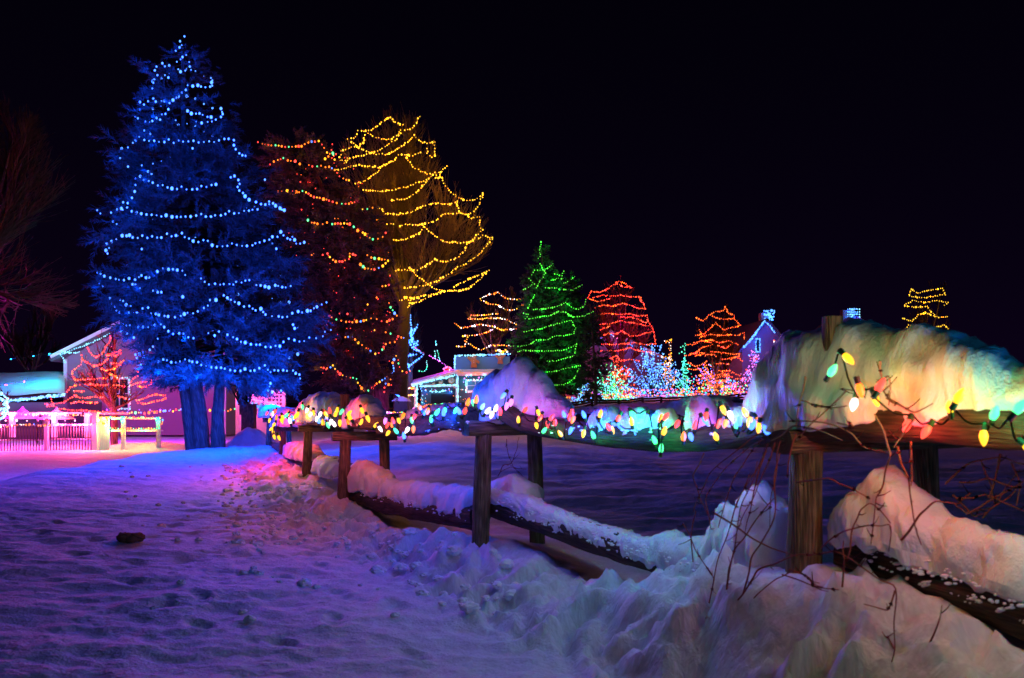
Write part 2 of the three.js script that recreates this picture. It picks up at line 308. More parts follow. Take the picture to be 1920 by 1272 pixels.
// ---------- snow lying on the fence ----------
// stations: x, bottom y, top y (pixels), half width in metres; off = how far to the field side
function snowCap(label, s, off, { droop = 0.05, lump = 1, step = 0.02 } = {}) {
  const q = s.trim().split(/\s*;\s*/).map((t) => nums(t)), st = q.map(([x, yb, yt, w, o = 0]) => { const b = onFence(x, yb, off + o), t = onFence(x, yt, off + o); return { c: b, h: t.y - b.y, w }; });
  const crv = new THREE.CatmullRomCurve3(st.map((a) => a.c), false, 'catmullrom', 0.4), L = crv.getLength(), n = Math.max(10, Math.ceil(L / step)), m = 36, pos = [], uv = [], idx = [];
  const at = (k, f) => { const i = Math.min(st.length - 2, Math.floor(k)), u = smoothstep(k - i, 0, 1) * 0.5 + (k - i) * 0.5; return lerp(st[i][f], st[i + 1][f], u); };
  for (let i = 0; i <= n; i++) {
    const t = i / n, k = t * (st.length - 1), c = crv.getPoint(t), dir = crv.getTangent(t), sd = V(-dir.z, 0, dir.x).normalize();
    const e = Math.min(1, Math.sqrt(Math.max(0, 1 - (1 - Math.min(1, Math.min(t, 1 - t) * L / 0.10)) ** 2)) + 0.001), w = at(k, 'w') * e, h = at(k, 'h') * (0.25 + 0.75 * e) * (e > 0.01 ? 1 : 0.01);
    const dr = droop * (0.75 + 0.6 * n2(t * L * 5, c.x * 3) + 0.25 * n2(t * L * 13, 4)) * e;
    for (let j = 0; j <= m; j++) {
      const a = (j % m) / m * Math.PI * 2, cs = Math.cos(a), sn = Math.sin(a);
      let x = w * Math.sign(cs) * Math.abs(cs) ** 0.8, y = sn >= 0 ? h * Math.abs(sn) ** 0.85 : -dr * Math.abs(sn) ** 0.3 * (Math.abs(cs) ** 0.5) - 0.004;
      const p = c.clone().addScaledVector(sd, x); p.y += y;
      const A = lump * Math.min(1, e * 1.5), q1 = 0.16 * Math.min(w, Math.max(h, 0.04)), g = A * (q1 * 1.1 * n3(p.x * 4.5, p.y * 4.5, p.z * 4.5) + q1 * 0.32 * n3(p.x * 10 + 3, p.y * 10, p.z * 10) + 0.008 * n3(p.x * 26, p.y * 20, p.z * 26) + 0.005 * n3(p.x * 55, p.y * 50, p.z * 55));
      p.addScaledVector(sd, cs * g); p.y += sn * g;
      pos.push(p.x, p.y, p.z); uv.push(t * L, j / m * 0.6);
    }
  }
  for (let i = 0; i < n; i++) for (let j = 0; j < m; j++) { const a = i * (m + 1) + j, b = a + m + 1; idx.push(a, b, a + 1, a + 1, b, b + 1); }
  const g = new THREE.BufferGeometry();
  g.setAttribute('position', new THREE.Float32BufferAttribute(pos, 3)); g.setAttribute('uv', new THREE.Float32BufferAttribute(uv, 2)); g.setIndex(idx); g.computeVertexNormals();
  tag(mesh('snow_cap', g, M.snowCap), label, 'snow cap', 'snow lying on the log fence');
}
snowCap('huge snow cap bulging over the nearest crossbar with a stake sticking out', '1418 790 760 0.10; 1450 785 690 0.16; 1500 795 630 0.2; 1550 800 606 0.22; 1640 795 612 0.22; 1720 785 618 0.2; 1790 775 624 0.19; 1850 770 640 0.17; 1910 775 686 0.15; 2050 800 720 0.13; 2400 850 790 0.1', 0.10, { droop: 0.03, lump: 1 });
snowCap('tall peaked snow cap on the second crossbar from the viewer', '890 792 760 0.10; 920 790 712 0.15; 950 786 690 0.17; 978 780 672 0.12; 1010 780 700 0.12; 1040 780 742 0.09; 1075 782 765 0.05', 0.14, { droop: 0.02 });
snowCap('low snow ridge along the back rail between the two nearest crossbars', '1080 776 766 0.06; 1160 778 758 0.07; 1260 774 756 0.07; 1330 772 740 0.08; 1400 770 752 0.07; 1440 770 750 0.05', 0.34, { droop: 0.03 });
for (const [x, y, yt, w, lab] of [[1140, 805, 763, 34, 'rounded snow lump lit yellow and red, leftmost on the middle rail'], [1205, 808, 762, 40, 'wide snow lump lit yellow, second from left on the middle rail'], [1248, 800, 762, 22, 'narrow snow lump lit red, third along the middle rail'], [1318, 798, 740, 30, 'tallest snow lump glowing pink, on the middle rail'], [1385, 800, 764, 30, 'snow lump lit green and yellow beside the huge snow cap']])
  snowCap(lab, `${x - w} ${y} ${lerp(y, yt, 0.4)} 0.05; ${x - w * 0.4} ${y} ${lerp(y, yt, 0.9)} 0.075; ${x + w * 0.2} ${y} ${yt} 0.075; ${x + w} ${y} ${lerp(y, yt, 0.45)} 0.05`, 0.04, { droop: 0.03 });
snowCap('snow lumps along the thick rail left of the second crossbar', '745 795 782 0.05; 770 792 770 0.07; 800 785 764 0.08; 835 776 758 0.07; 870 770 752 0.06', 0.1, { droop: 0.03 });
snowCap('rounded snow cap lit bright yellow on the third crossbar', '655 800 790 0.06; 668 795 752 0.14; 686 792 742 0.15; 702 792 758 0.13; 716 795 786 0.06', 0.08);
snowCap('broad grey snow cap with blue streaks left of the yellow one', '566 790 775 0.09; 582 788 750 0.2; 605 786 739 0.24; 632 786 742 0.2; 652 790 762 0.12', 0.12);
snowCap('small snow lump lit pink on the crossbar before the farthest', '518 796 782 0.12; 532 794 765 0.2; 546 794 768 0.2; 556 795 784 0.12', 0.05);
snowCap('small white glowing snow lump on the farthest crossbar', '493 780 774 0.12; 505 778 760 0.22; 516 778 764 0.22; 526 780 775 0.12', 0.0);
snowCap('snow on the low log at the right edge, rising to a red lit peak', '1560 1000 975 0.06; 1605 1000 930 0.12; 1650 1000 878 0.14; 1690 1005 893 0.15; 1740 1025 948 0.14; 1800 1048 982 0.12; 1870 1072 998 0.11; 1930 1090 1008 0.11; 2100 1145 1060 0.11; 2300 1220 1140 0.1', 0.10, { droop: 0.06 });
snowCap('snow lumps heaped on the low log left of the nearest post', '1300 1062 1020 0.09; 1345 1060 985 0.1; 1362 1050 938 0.08; 1385 1050 952 0.1; 1420 1060 918 0.15; 1455 1060 928 0.16; 1480 1075 958 0.12', 0.1, { droop: 0.10, lump: 1.8 });
snowCap('thin snow ridge along the low log right of the second post', '920 930 912 0.08; 990 955 930 0.08; 1060 980 962 0.075; 1130 1005 986 0.075; 1200 1030 1004 0.09; 1260 1052 1000 0.1; 1320 1075 1005 0.11; 1360 1085 1030 0.09', 0.1, { droop: 0.05 });
snowCap('yellow lit snow mound between the second pair of posts', '922 955 905 0.07; 945 950 896 0.13; 975 948 893 0.14; 1000 945 910 0.10', 0.2, { droop: 0.07 });
snowCap('thick bumpy snow on the low log between the second and third posts', '650 925 890 0.10; 676 915 864 0.14; 710 918 880 0.14; 745 930 906 0.11; 770 936 903 0.11; 810 945 907 0.12; 850 952 911 0.12; 900 962 918 0.11', 0.14, { droop: 0.05 });
snowCap('round snow lump on the low log behind the third post', '600 880 862 0.1; 612 882 856 0.18; 630 888 862 0.18; 640 892 874 0.1', 0.15);
snowCap('snow on the low log near the farthest posts', '540 850 836 0.12; 556 852 830 0.2; 575 856 832 0.2; 592 862 846 0.14', 0.12);

// frost and torn bits of snow clinging to the sides of the low logs
{
  const ball = new THREE.IcosahedronGeometry(1, 1), gs = [];
  for (const [x0, y0, x1, y1, off, n] of [[930, 948, 1330, 1078, -0.005, 240], [1610, 1030, 1920, 1140, 0.0, 260], [665, 922, 890, 968, 0.01, 110], [1000, 800, 1420, 812, -0.05, 60], [790, 800, 880, 790, -0.18, 30]])
    for (let i = 0; i < n; i++) {
      const u = rnd(), v = rr(-1, 1); if (n2(u * 9 + x0, v) < -0.1) continue;
      const p = onFence(lerp(x0, x1, u), lerp(y0, y1, u), off), r = rr(0.002, 0.0075) * (1 - 0.4 * Math.abs(v)), g = ball.clone();
      g.deleteAttribute('uv'); gs.push(indexed(g.scale(r * rr(1, 2.6), r, r * 0.9).translate(p.x, p.y + v * 0.05, p.z + 0.06 * (1 - v * v * 0.6) - 0.01)));
    }
  tag(mesh('snow_flecks', gs, M.roofSnow), 'torn flecks of snow clinging to the sides of the logs', 'snow flecks', null, 'stuff');
}

// ---------- fence lights: every big bulb is a lamp ----------
const bulbShape = (() => { const p = [[0.0001, 0.052], [0.004, 0.049], [0.009, 0.040], [0.0128, 0.027], [0.0138, 0.018], [0.012, 0.008], [0.009, 0]].map(([x, y]) => new THREE.Vector2(x, y)).reverse(); return new THREE.LatheGeometry(p, 12); })();
const socketShape = new THREE.CylinderGeometry(0.0098, 0.0105, 0.026, 10).translate(0, -0.012, 0);
function fenceString(label, list, off, I, scale = 1, mul = {}, more = null) {
  if (more) for (let i = 0, [x0, x1, y0, y1, n, ks] = more; i < n; i++) { const t = (i + rr(0.1, 0.9)) / n; list += `; ${lerp(x0, x1, t)} ${lerp(y0, y1, t) + rr(-14, 10)} ${ks[Math.floor(rnd() * ks.length)]}`; }
  const t = thing('light_string', label, 'string lights', V(0, 0, 0), 'strings of big bulbs on the log fence'), pts = [], places = list.trim().split(/\s*;\s*/).map((s) => s.split(/\s+/));
  for (const [x, y, k, o] of places) {
    const p = onFence(+x, +y, off + (o ? +o : rr(-0.03, 0.02))), up = rnd() < 0.45 ? 1 : -1, ax = V(rr(-0.6, 0.6), up * rr(0.6, 1), rr(-0.1, 0.7)).normalize();
    const q = new THREE.Quaternion().setFromUnitVectors(V(0, 1, 0), ax), b = new THREE.Mesh(bulbShape, bulbMat(k));
    b.name = 'bulb'; b.position.copy(p).addScaledVector(ax, -0.025 * scale); b.quaternion.copy(q); b.scale.setScalar(scale); t.add(b);
    const so = new THREE.Mesh(socketShape, M.socket); so.name = 'socket'; b.add(so);
    lamp(p, k, I * rr(0.75, 1.25) * (mul[k] ?? 1), 0.55);
    pts.push([+x, b.position.clone().addScaledVector(ax, -0.02)]);
  }
  pts.sort((a, b) => b[0] - a[0]);
  const w = []; pts.forEach(([, p], i) => { w.push(p); if (i < pts.length - 1) w.push(p.clone().lerp(pts[i + 1][1], 0.5).add(V(0, -0.02, 0))); });
  mesh('wire', tube(w, 0.0032, 5, { seg: w.length * 3, caps: false }), M.wire, t);
}
fenceString('string of big colored bulbs on the nearest rail at the right edge', '2120 790 B; 2030 850 R; 1990 780 G; 1935 845 Y; 1700 800 R; 1845 822 Y; 1866 774 G; 1781 762 Y; 1736 811 R; 1643 751 Y; 1601 760 W -0.2; 1613 733 O -0.2; 1652 722 R -0.2; 1915 762 G -0.18; 1800 742 Y -0.18; 1562 694 G -0.2; 1592 674 Y -0.2', -0.18, 0.085, 0.95, { Y: 0.75, B: 2, R: 1.4, O: 0.9, G: 1.2, W: 0.5 });
fenceString('string of big colored bulbs along the middle rail', '1436 806 B; 1423 803 Y; 1424 792 O; 1412 797 B; 1405 792 Y; 1383 795 G; 1397 773 Y; 1370 780 W; 1357 770 Y; 1342 818 Y; 1324 782 R; 1296 820 B; 1282 818 O; 1249 781 R; 1246 808 Y; 1227 825 G; 1240 840 G; 1184 790 Y; 1163 800 B; 1148 807 Y; 1126 776 Y; 1112 816 G; 1094 814 Y; 1074 788 O; 1068 783 R; 1070 808 B; 1050 813 Y; 1041 792 R; 1035 783 R; 1021 807 G; 1006 799 Y; 1010 775 Y; 985 768 R; 972 787 Y', -0.10, 0.034, 0.88, { Y: 0.35, G: 2.4, B: 1.5, O: 0.4, R: 0.7, W: 0.4 }, [1000, 1400, 786, 800, 18, 'BRORBGR']);
fenceString('cluster of big bulbs shining at the foot of the peaked snow cap', '958 756 p; 943 743 B; 930 765 W; 922 778 W; 915 770 W; 905 762 c; 938 772 R; 950 762 p', -0.20, 0.024, 1.0, { p: 1.6, B: 1.4 });
fenceString('string of big colored bulbs along the thick rail left of the second post', '893 749 O; 888 756 G; 872 770 R; 833 772 G; 809 786 B; 802 772 O; 786 763 O; 757 817 B; 763 807 W; 775 806 O; 742 808 G; 727 813 Y; 713 805 W; 705 797 Y; 748 790 Y; 722 790 p; 735 796 O', -0.23, 0.025, 1.1, { p: 2.5, B: 8, Y: 0.2, R: 1.8, O: 0.4, G: 0.3, W: 0.2 }, [720, 885, 795, 765, 12, 'BRGRBO']);
fenceString('dense string of bulbs over the third crossbar and the broad snow cap', '677 791 Y; 679 771 Y; 655 782 Y; 690 786 Y; 655 775 Y; 652 790 O; 637 794 Y; 626 795 W; 615 798 G; 620 792 W; 605 792 Y; 611 778 Y; 600 778 W; 594 786 W; 598 789 B; 575 770 W; 582 778 W; 567 764 G; 629 776 Y; 640 773 G; 618 770 R; 588 775 Y; 632 770 Y; 612 786 B', -0.30, 0.07, 1.25, { R: 10, O: 6, Y: 0.4, B: 0.3, W: 0.12, G: 0.15 });
fenceString('bulbs on the two farthest crossbars and hanging down the last post', '553 782 Y; 557 778 Y; 543 789 W; 530 784 Y; 536 780 G; 540 775 O; 528 790 Y; 512 776 W; 508 779 p; 500 776 R; 515 773 R; 505 789 Y; 513 797 Y; 508 805 Y; 512 810 Y; 514 820 Y; 523 822 Y; 518 783 O; 548 784 B', -0.38, 0.16, 1.5, { R: 18, O: 9, Y: 0.4, p: 1.5, W: 0.15, B: 0.3 });

// ---------- bare brambles round the nearest post ----------
function bramble(name, label, origin, lists, dFn, r, mat = M.redTwig, base) {
  const t = thing(name, label, 'brambles', V(0, 0, 0));
  for (const s of lists) {
    const p = pairs(s), raw = p.map(([x, y], i) => { const X = origin[0] + x / 3, Y = origin[1] + y / 3; return dFn(X, Y, i); }), pts = [];
    raw.forEach((v, i) => { pts.push(v); if (i < raw.length - 1) pts.push(v.clone().lerp(raw[i + 1], rr(0.4, 0.6)).add(V(rr(-1, 1), rr(-1, 1), rr(-1, 1)).multiplyScalar(0.05 * v.distanceTo(raw[i + 1])))); });
    const gs = [tube(pts, [r * rr(0.6, 1.0), r * 0.4], 6, { seg: Math.max(8, pts.length * 4), rough: 0.22 })];
    for (let k = 0; k < pts.length - 1; k++) if (rnd() < 0.55) { // buds and short side shoots
      const q = pts[k].clone().lerp(pts[k + 1], rnd()), e = q.clone().add(V(rr(-1, 1), rr(-0.6, 1), rr(-0.5, 1)).multiplyScalar(rr(0.015, 0.07)));
      gs.push(tube([q, q.clone().lerp(e, 0.5).add(V(0, -0.004, 0)), e], [r * 0.5, r * 0.25], 4, { seg: 4 }));
      if (rnd() < 0.4) gs.push(tube([q.clone().add(V(0, -0.005, 0)), q, q.clone().add(V(0, 0.005, 0))], (u) => r * (0.5 + 1.1 * Math.sin(u * Math.PI)), 6, { seg: 4 }));
    }
    mesh('stem', gs, mat, t);
  }
  return t;
}
const front = (o) => (x, y) => onFence(x, y, o + 0.04 * n2(x * 0.02, y * 0.02));
bramble('bramble', 'clump of thin red stems bending down left of the nearest post', [1280, 560], ['430 760 300 860 150 990 90 1120 60 1200', '480 820 420 960 330 1100 270 1290', '550 800 530 960 500 1100 490 1290', '520 810 470 950 400 1120 300 1330', '450 790 330 950 260 1090 200 1290', '440 800 300 900 200 1010 130 1130 160 1300', '640 760 600 900 590 1010', '470 850 410 1050 380 1200 350 1330', '120 870 60 1000 100 1130 160 1250'], front(-0.16), 0.0042);
bramble('bramble', 'dark stems fanning out of the bank left of the nearest post', [1280, 848], ['205 920 250 740 290 560 330 300 420 50', '150 850 200 600 300 300 380 120', '340 800 390 590 520 350 550 0', '240 930 290 560 400 400 515 260', '230 930 340 800 430 660 640 580 850 560 1000 640 1200 770 1195 1100 1150 1290', '150 1000 350 880 520 720 640 650', '110 940 200 920 240 930', '60 620 62 380 75 330', '560 690 740 755 880 775', '600 660 700 700 745 755', '0 400 60 520 130 640 180 720', '170 340 330 440 500 540 640 590'], front(-0.24), 0.0046, M.redTwig);
bramble('bramble', 'brown bramble twigs crossing in front of the huge snow cap', [1280, 560], ['740 595 830 615 925 605', '920 520 830 610 740 690 640 800', '690 440 660 580 640 720', '890 510 960 520 1030 560', '600 690 800 700 950 760 1030 840 1170 865', '500 800 620 720 760 740 900 800', '1110 350 1120 440 1130 520 1200 600', '1090 470 1160 440 1160 600', '1150 560 1300 640 1410 590', '1170 880 1130 740 1080 650', '1300 680 1230 780 1190 840', '660 570 740 600 800 612', '870 700 960 720 930 690'], front(-0.22), 0.0046, M.twig);
bramble('bramble', 'long red stems hanging below the nearest crossbar', [1280, 848], ['1170 20 1130 180 1090 260 1060 520', '1210 -30 1270 150 1290 300 1345 525', '1285 -60 1290 120 1285 190', '1230 495 1330 360 1420 280 1540 290', '780 540 900 450 1050 412 1165 410 1160 560', '920 620 950 450 1000 330 1060 290 1170 400', '900 760 910 600 905 500', '1195 780 1170 860 1150 890 1020 855', '1335 1200 1390 1080 1440 960 1460 860', '930 1290 955 1130 950 1080', '955 1140 985 1290', '640 170 820 150 940 200 1055 262', '1080 1060 1150 1040 1190 1110'], front(-0.2), 0.0044, M.redTwig);
bramble('bramble', 'tangle of bare brambles at the right edge below the rail', [1280, 848], ['1540 260 1700 240 1800 280 1940 340', '1600 350 1750 260 1940 150', '1690 370 1780 290 1880 210', '1680 50 1740 200 1760 300', '1790 10 1760 150 1720 260', '1560 170 1720 150 1900 200', '1520 240 1640 360 1720 340', '1480 180 1620 60 1800 30 1930 70', '1850 60 1900 180 1880 300', '1620 230 1540 300 1600 340 1760 300 1900 100'], front(0.28), 0.0048, M.twig);
bramble('bramble', 'wisp of red bramble between the second pair of posts', [860, 680], ['220 640 250 580 300 560 330 480 340 420', '270 430 280 520 310 590 380 600', '230 620 300 590 360 640'], (x, y) => onFence(x, y, 0.35), 0.004, M.redTwig);
// a brown clump on the path
{
  const at = onGround(245, 7.2, 0.03), g = [];
  for (let i = 0; i < 9; i++) {
    const s = new THREE.SphereGeometry(rr(0.03, 0.05), 10, 8), p = s.attributes.position, k = rr(0, 50);
    for (let j = 0; j < p.count; j++) { const m = 1 + 0.35 * n3(p.getX(j) * 40 + k, p.getY(j) * 40, p.getZ(j) * 40); p.setXYZ(j, p.getX(j) * m * 1.2, p.getY(j) * m * 0.8, p.getZ(j) * m); }
    s.computeVertexNormals(); g.push(s.translate(at.x + (i - 4) * 0.02 + rr(-0.01, 0.01), at.y + rr(-0.01, 0.02), at.z + rr(-0.04, 0.04)));
  }
  tag(mesh('leaf_clump', g, M.leaf), 'brown clump of dead leaves lying alone on the snowy path', 'leaf clump');
}

// ---------- trees ----------
// outline of a crown in pixels: rows "y left right"
function crownOf(rows, d) {
  const q = rows.trim().split(/\s*;\s*/).map(nums);
  const at = (y) => { let i = 0; while (i < q.length - 2 && q[i + 1][0] < y) i++; const t = clamp((y - q[i][0]) / (q[i + 1][0] - q[i][0]), 0, 1); return [lerp(q[i][1], q[i + 1][1], t), lerp(q[i][2], q[i + 1][2], t)]; };
  const Y = (y) => EYE - (y - HY) / F * d;
  return {
    d, top: q[0][0], bottom: q[q.length - 1][0],
    ring(y) { const [l, r] = at(y); return { c: P((l + r) / 2, y, d), r: Math.max(0.05, (r - l) / 2 / F * d), Y: Y(y) }; },
    // the point of the crown's skin (out = 1) that is seen at a pixel, on the side towards (or away from) the viewer
    skin(x, y, out = 1, back = false) {
      const [l, r] = at(y), hw = Math.max(2, (r - l) / 2) * out, u = clamp((x - (l + r) / 2) / hw, -1, 1), z = Math.sqrt(1 - u * u) * hw / F * d * 0.9;
      return P(x, y, d + (back ? z : -z));
    },
    edges: at,
    outward(p) { const y = HY - (p.y - EYE) / d * F, [l, r] = at(y), c = P((l + r) / 2, y, d); return V(p.x - c.x, 0, p.z - c.z).normalize(); },
  };
}
function sprayShape(blades, len, wide, spread) { // one small spray of foliage along +y
  const pos = [];
  for (let i = 0; i < blades; i++) {
    const t = i / blades, o = V(rr(-0.1, 0.1) * t * len, t * len * 0.9, rr(-0.1, 0.1) * t * len), a = rr(0, 6.28), tilt = spread * rr(0.5, 1.2);
    const dir = V(Math.cos(a) * Math.sin(tilt), Math.cos(tilt), Math.sin(a) * Math.sin(tilt)), L = len * rr(0.25, 0.5) * (1 - 0.5 * t), sd = V(rr(-1, 1), rr(-1, 1), rr(-1, 1)).cross(dir).normalize().multiplyScalar(wide * rr(0.6, 1.2));
    for (const v of [o.clone().sub(sd), o.clone().add(sd), o.clone().addScaledVector(dir, L)]) pos.push(v.x, v.y, v.z);
  }
  const g = new THREE.BufferGeometry(); g.setAttribute('position', new THREE.Float32BufferAttribute(pos, 3)); g.computeVertexNormals(); return g;
}
function sprays(name, shape, mat, list, parent) {
  const m = new THREE.InstancedMesh(shape, mat, list.length), q = new THREE.Quaternion(), mt = new THREE.Matrix4();
  list.forEach(([p, dir, s, roll], i) => { q.setFromUnitVectors(V(0, 1, 0), dir).multiply(new THREE.Quaternion().setFromAxisAngle(V(0, 1, 0), roll)); mt.compose(p, q, V(s, s, s)); m.setMatrixAt(i, mt); });
  m.name = name; m.userData.kind = 'stuff'; m.castShadow = m.receiveShadow = true;
  m.position.copy(parent.position).negate(); parent.add(m); return m;
}
function conifer(label, rows, d, { boughs = 200, per = 26, trunks, mat = M.needle, size = 1, slope = -0.15, depth = 0.9, fine = 1 }) {
  const cr = crownOf(rows, d), t = thing('evergreen_tree', label, 'evergreen tree', trunks[0][0].clone().setY(trunks[0][0].y));
  for (const tr of trunks) mesh('trunk', tube(tr, tr.r ?? [0.17, 0.05], 12, { seg: 22, rough: 0.07 }), M.bark, t);
  const list = [], limbs = [], H = cr.bottom - cr.top;
  for (let b = 0; b < boughs; b++) {
    const y = cr.top + H * Math.pow(rnd(), 0.75) + 4, az = rr(0, Math.PI * 2), R = cr.ring(Math.min(y, cr.bottom)), ragged = 0.70 + 0.27 * rnd() + 0.07 * n2(az * 1.3, y * 0.02);
    const len = Math.max(0.15, R.r * ragged - Math.min(0.24 * size, 0.16 * R.r)), dir = V(Math.cos(az), 0, Math.sin(az) * depth), rise = slope * rr(0.2, 1.6) * Math.min(1, len);
    const root = V(R.c.x, R.Y - rise * 0.4, R.c.z), tip = root.clone().addScaledVector(dir, len).add(V(0, rise + 0.15 * len * rr(-0.4, 0.5), 0)), mid = root.clone().lerp(tip, 0.55).add(V(0, -0.10 * len, 0));
    const curve = new THREE.QuadraticBezierCurve3(root, mid, tip);
    if (len > 0.25) limbs.push(tube(curve.getPoints(5), [0.022 * Math.min(1.6, len * 0.7 + 0.3), 0.005], 4, { caps: false }));
    const k = Math.ceil(per * clamp(len / 1.6, 0.3, 1.25));
    for (let i = 0; i < k; i++) {
      const s = 0.22 + 0.8 * Math.pow(rnd(), 0.62), c = curve.getPoint(Math.min(1, s)), fan = 0.06 + 0.24 * Math.min(1, s) * Math.min(1, len);
      const p = c.add(V(rr(-1, 1) * fan, rr(-0.8, 0.6) * fan * 0.8, rr(-1, 1) * fan)), dd = dir.clone().add(V(rr(-0.8, 0.8), rr(-0.9, 0.8), rr(-0.8, 0.8))).normalize();
      if (n3(p.x * 1.1, p.y * 1.3, p.z * 1.1) > 0.16 + 0.25 * rnd()) continue;
      list.push([p, dd, size * rr(0.6, 1.25) * clamp(len, 0.45, 1), rr(0, 6.28)]);
    }
  }
  if (limbs.length) mesh('branches', limbs, M.bark, t, 'stuff');
  sprays('crown', sprayShape(Math.round(34 * fine), 0.42, 0.010 * d / 19, 0.8), mat, list, t);
  return cr;
}
// a leafless tree: limbs fork from the trunk, fine twigs run out to the crown's outline
function bareTree(label, rows, d, { trunk, r = [0.2, 0.1], forks = 9, twigs = 600, up = 0.8, mat = M.twig, tw = 0.012, depth = 0.9, kind = 'bare_tree', limbMat = M.bark, bend = 0.25 }) {
  const cr = crownOf(rows, d), t = thing(kind, label, kind === 'shrub' ? 'shrub' : 'bare tree', trunk[0].clone());
  mesh('trunk', tube(trunk, r, 10, { seg: 14, rough: 0.08 }), limbMat, t);
  const fork = trunk[trunk.length - 1], H = cr.bottom - cr.top, starts = [];
  for (let i = 0; i < forks; i++) {
    const y = cr.top + H * (0.08 + 0.75 * ((i * 0.618) % 1)), R = cr.ring(y), az = i * 2.4 + rr(-0.4, 0.4), end = R.c.clone().add(V(Math.cos(az) * R.r * rr(0.35, 0.8), 0, Math.sin(az) * R.r * depth * rr(0.35, 0.8)));
    const from = trunk[trunk.length - 2].clone().lerp(fork, rr(0.4, 1)), mid = from.clone().lerp(end, 0.45).add(V((end.x - from.x) * 0.15, -Math.abs(end.y - from.y) * 0.06 + bend * 0.3 * rr(-1, 1), rr(-0.2, 0.2)));
    const c = new THREE.QuadraticBezierCurve3(from, mid, end);
    mesh('limb', tube(c.getPoints(10), [r[1] * 0.62, 0.02], 7, { rough: 0.1 }), limbMat, t);
    starts.push(c);
  }
  // second order branches, then forking twigs that follow them outwards
  const gs = [], all = [...starts], size = Math.max(0.5, H / F * d / 6);
  const inside = (p, k) => { const y = HY - (p.y - EYE) / d * F, R = cr.ring(clamp(y, cr.top, cr.bottom)); return y > cr.top - 8 && Math.hypot(p.x - R.c.x, (p.z - R.c.z) / depth) < R.r * k; };
  for (let i = 0; i < forks * 5; i++) {
    const c = starts[i % starts.length], s = rr(0.3, 1), p0 = c.getPoint(s), T = c.getTangent(s), dir = T.multiplyScalar(0.7).add(V(rr(-1, 1), rr(-0.2, 0.9) * (0.5 + up), rr(-1, 1) * depth).multiplyScalar(0.75)).normalize();
    let L = size * rr(0.7, 1.9); while (L > 0.2 && !inside(p0.clone().addScaledVector(dir, L), 0.98)) L *= 0.8;
    const e = p0.clone().addScaledVector(dir, L).add(V(0, up * 0.22 * L, 0)), m = p0.clone().lerp(e, 0.5).add(V(rr(-1, 1), -0.4 * up, rr(-1, 1)).multiplyScalar(0.12 * L));
    const q = new THREE.QuadraticBezierCurve3(p0, m, e); gs.push(tube(q.getPoints(5), [tw * 2.6, tw * 1.2], 4, { caps: false })); all.push(q, q, q);
  }
  for (let i = 0; i < twigs; i++) {
    const c = all[Math.floor(rnd() * all.length)], s = Math.pow(rnd(), 0.7), p0 = c.getPoint(s), T = c.getTangent(s), dir = T.multiplyScalar(0.85).add(V(rr(-1, 1), rr(-0.35, 1) * (0.35 + up), rr(-1, 1) * depth).multiplyScalar(0.7)).normalize();
    let L = size * rr(0.35, 1.25); while (L > 0.15 && !inside(p0.clone().addScaledVector(dir, L), 1.06)) L *= 0.75;
    const e = p0.clone().addScaledVector(dir, L).add(V(0, up * 0.18 * L, 0)), m = p0.clone().lerp(e, 0.5).add(V(rr(-1, 1), -0.3, rr(-1, 1)).multiplyScalar(bend * 0.3 * L));
    const q = new THREE.QuadraticBezierCurve3(p0, m, e); gs.push(tube(q.getPoints(3), [tw * 1.1, tw * 0.4], 3, { caps: false }));
    if (i % 2) { const f = q.getPoint(rr(0.3, 0.7)), g2 = f.clone().add(dir.clone().add(V(rr(-0.8, 0.8), rr(-0.3, 0.8), rr(-0.8, 0.8))).normalize().multiplyScalar(L * rr(0.3, 0.6))); gs.push(tube([f, g2], [tw * 0.7, tw * 0.35], 3, { caps: false })); }
  }
  mesh('twigs', gs, mat, t, 'stuff');
  return cr;
}
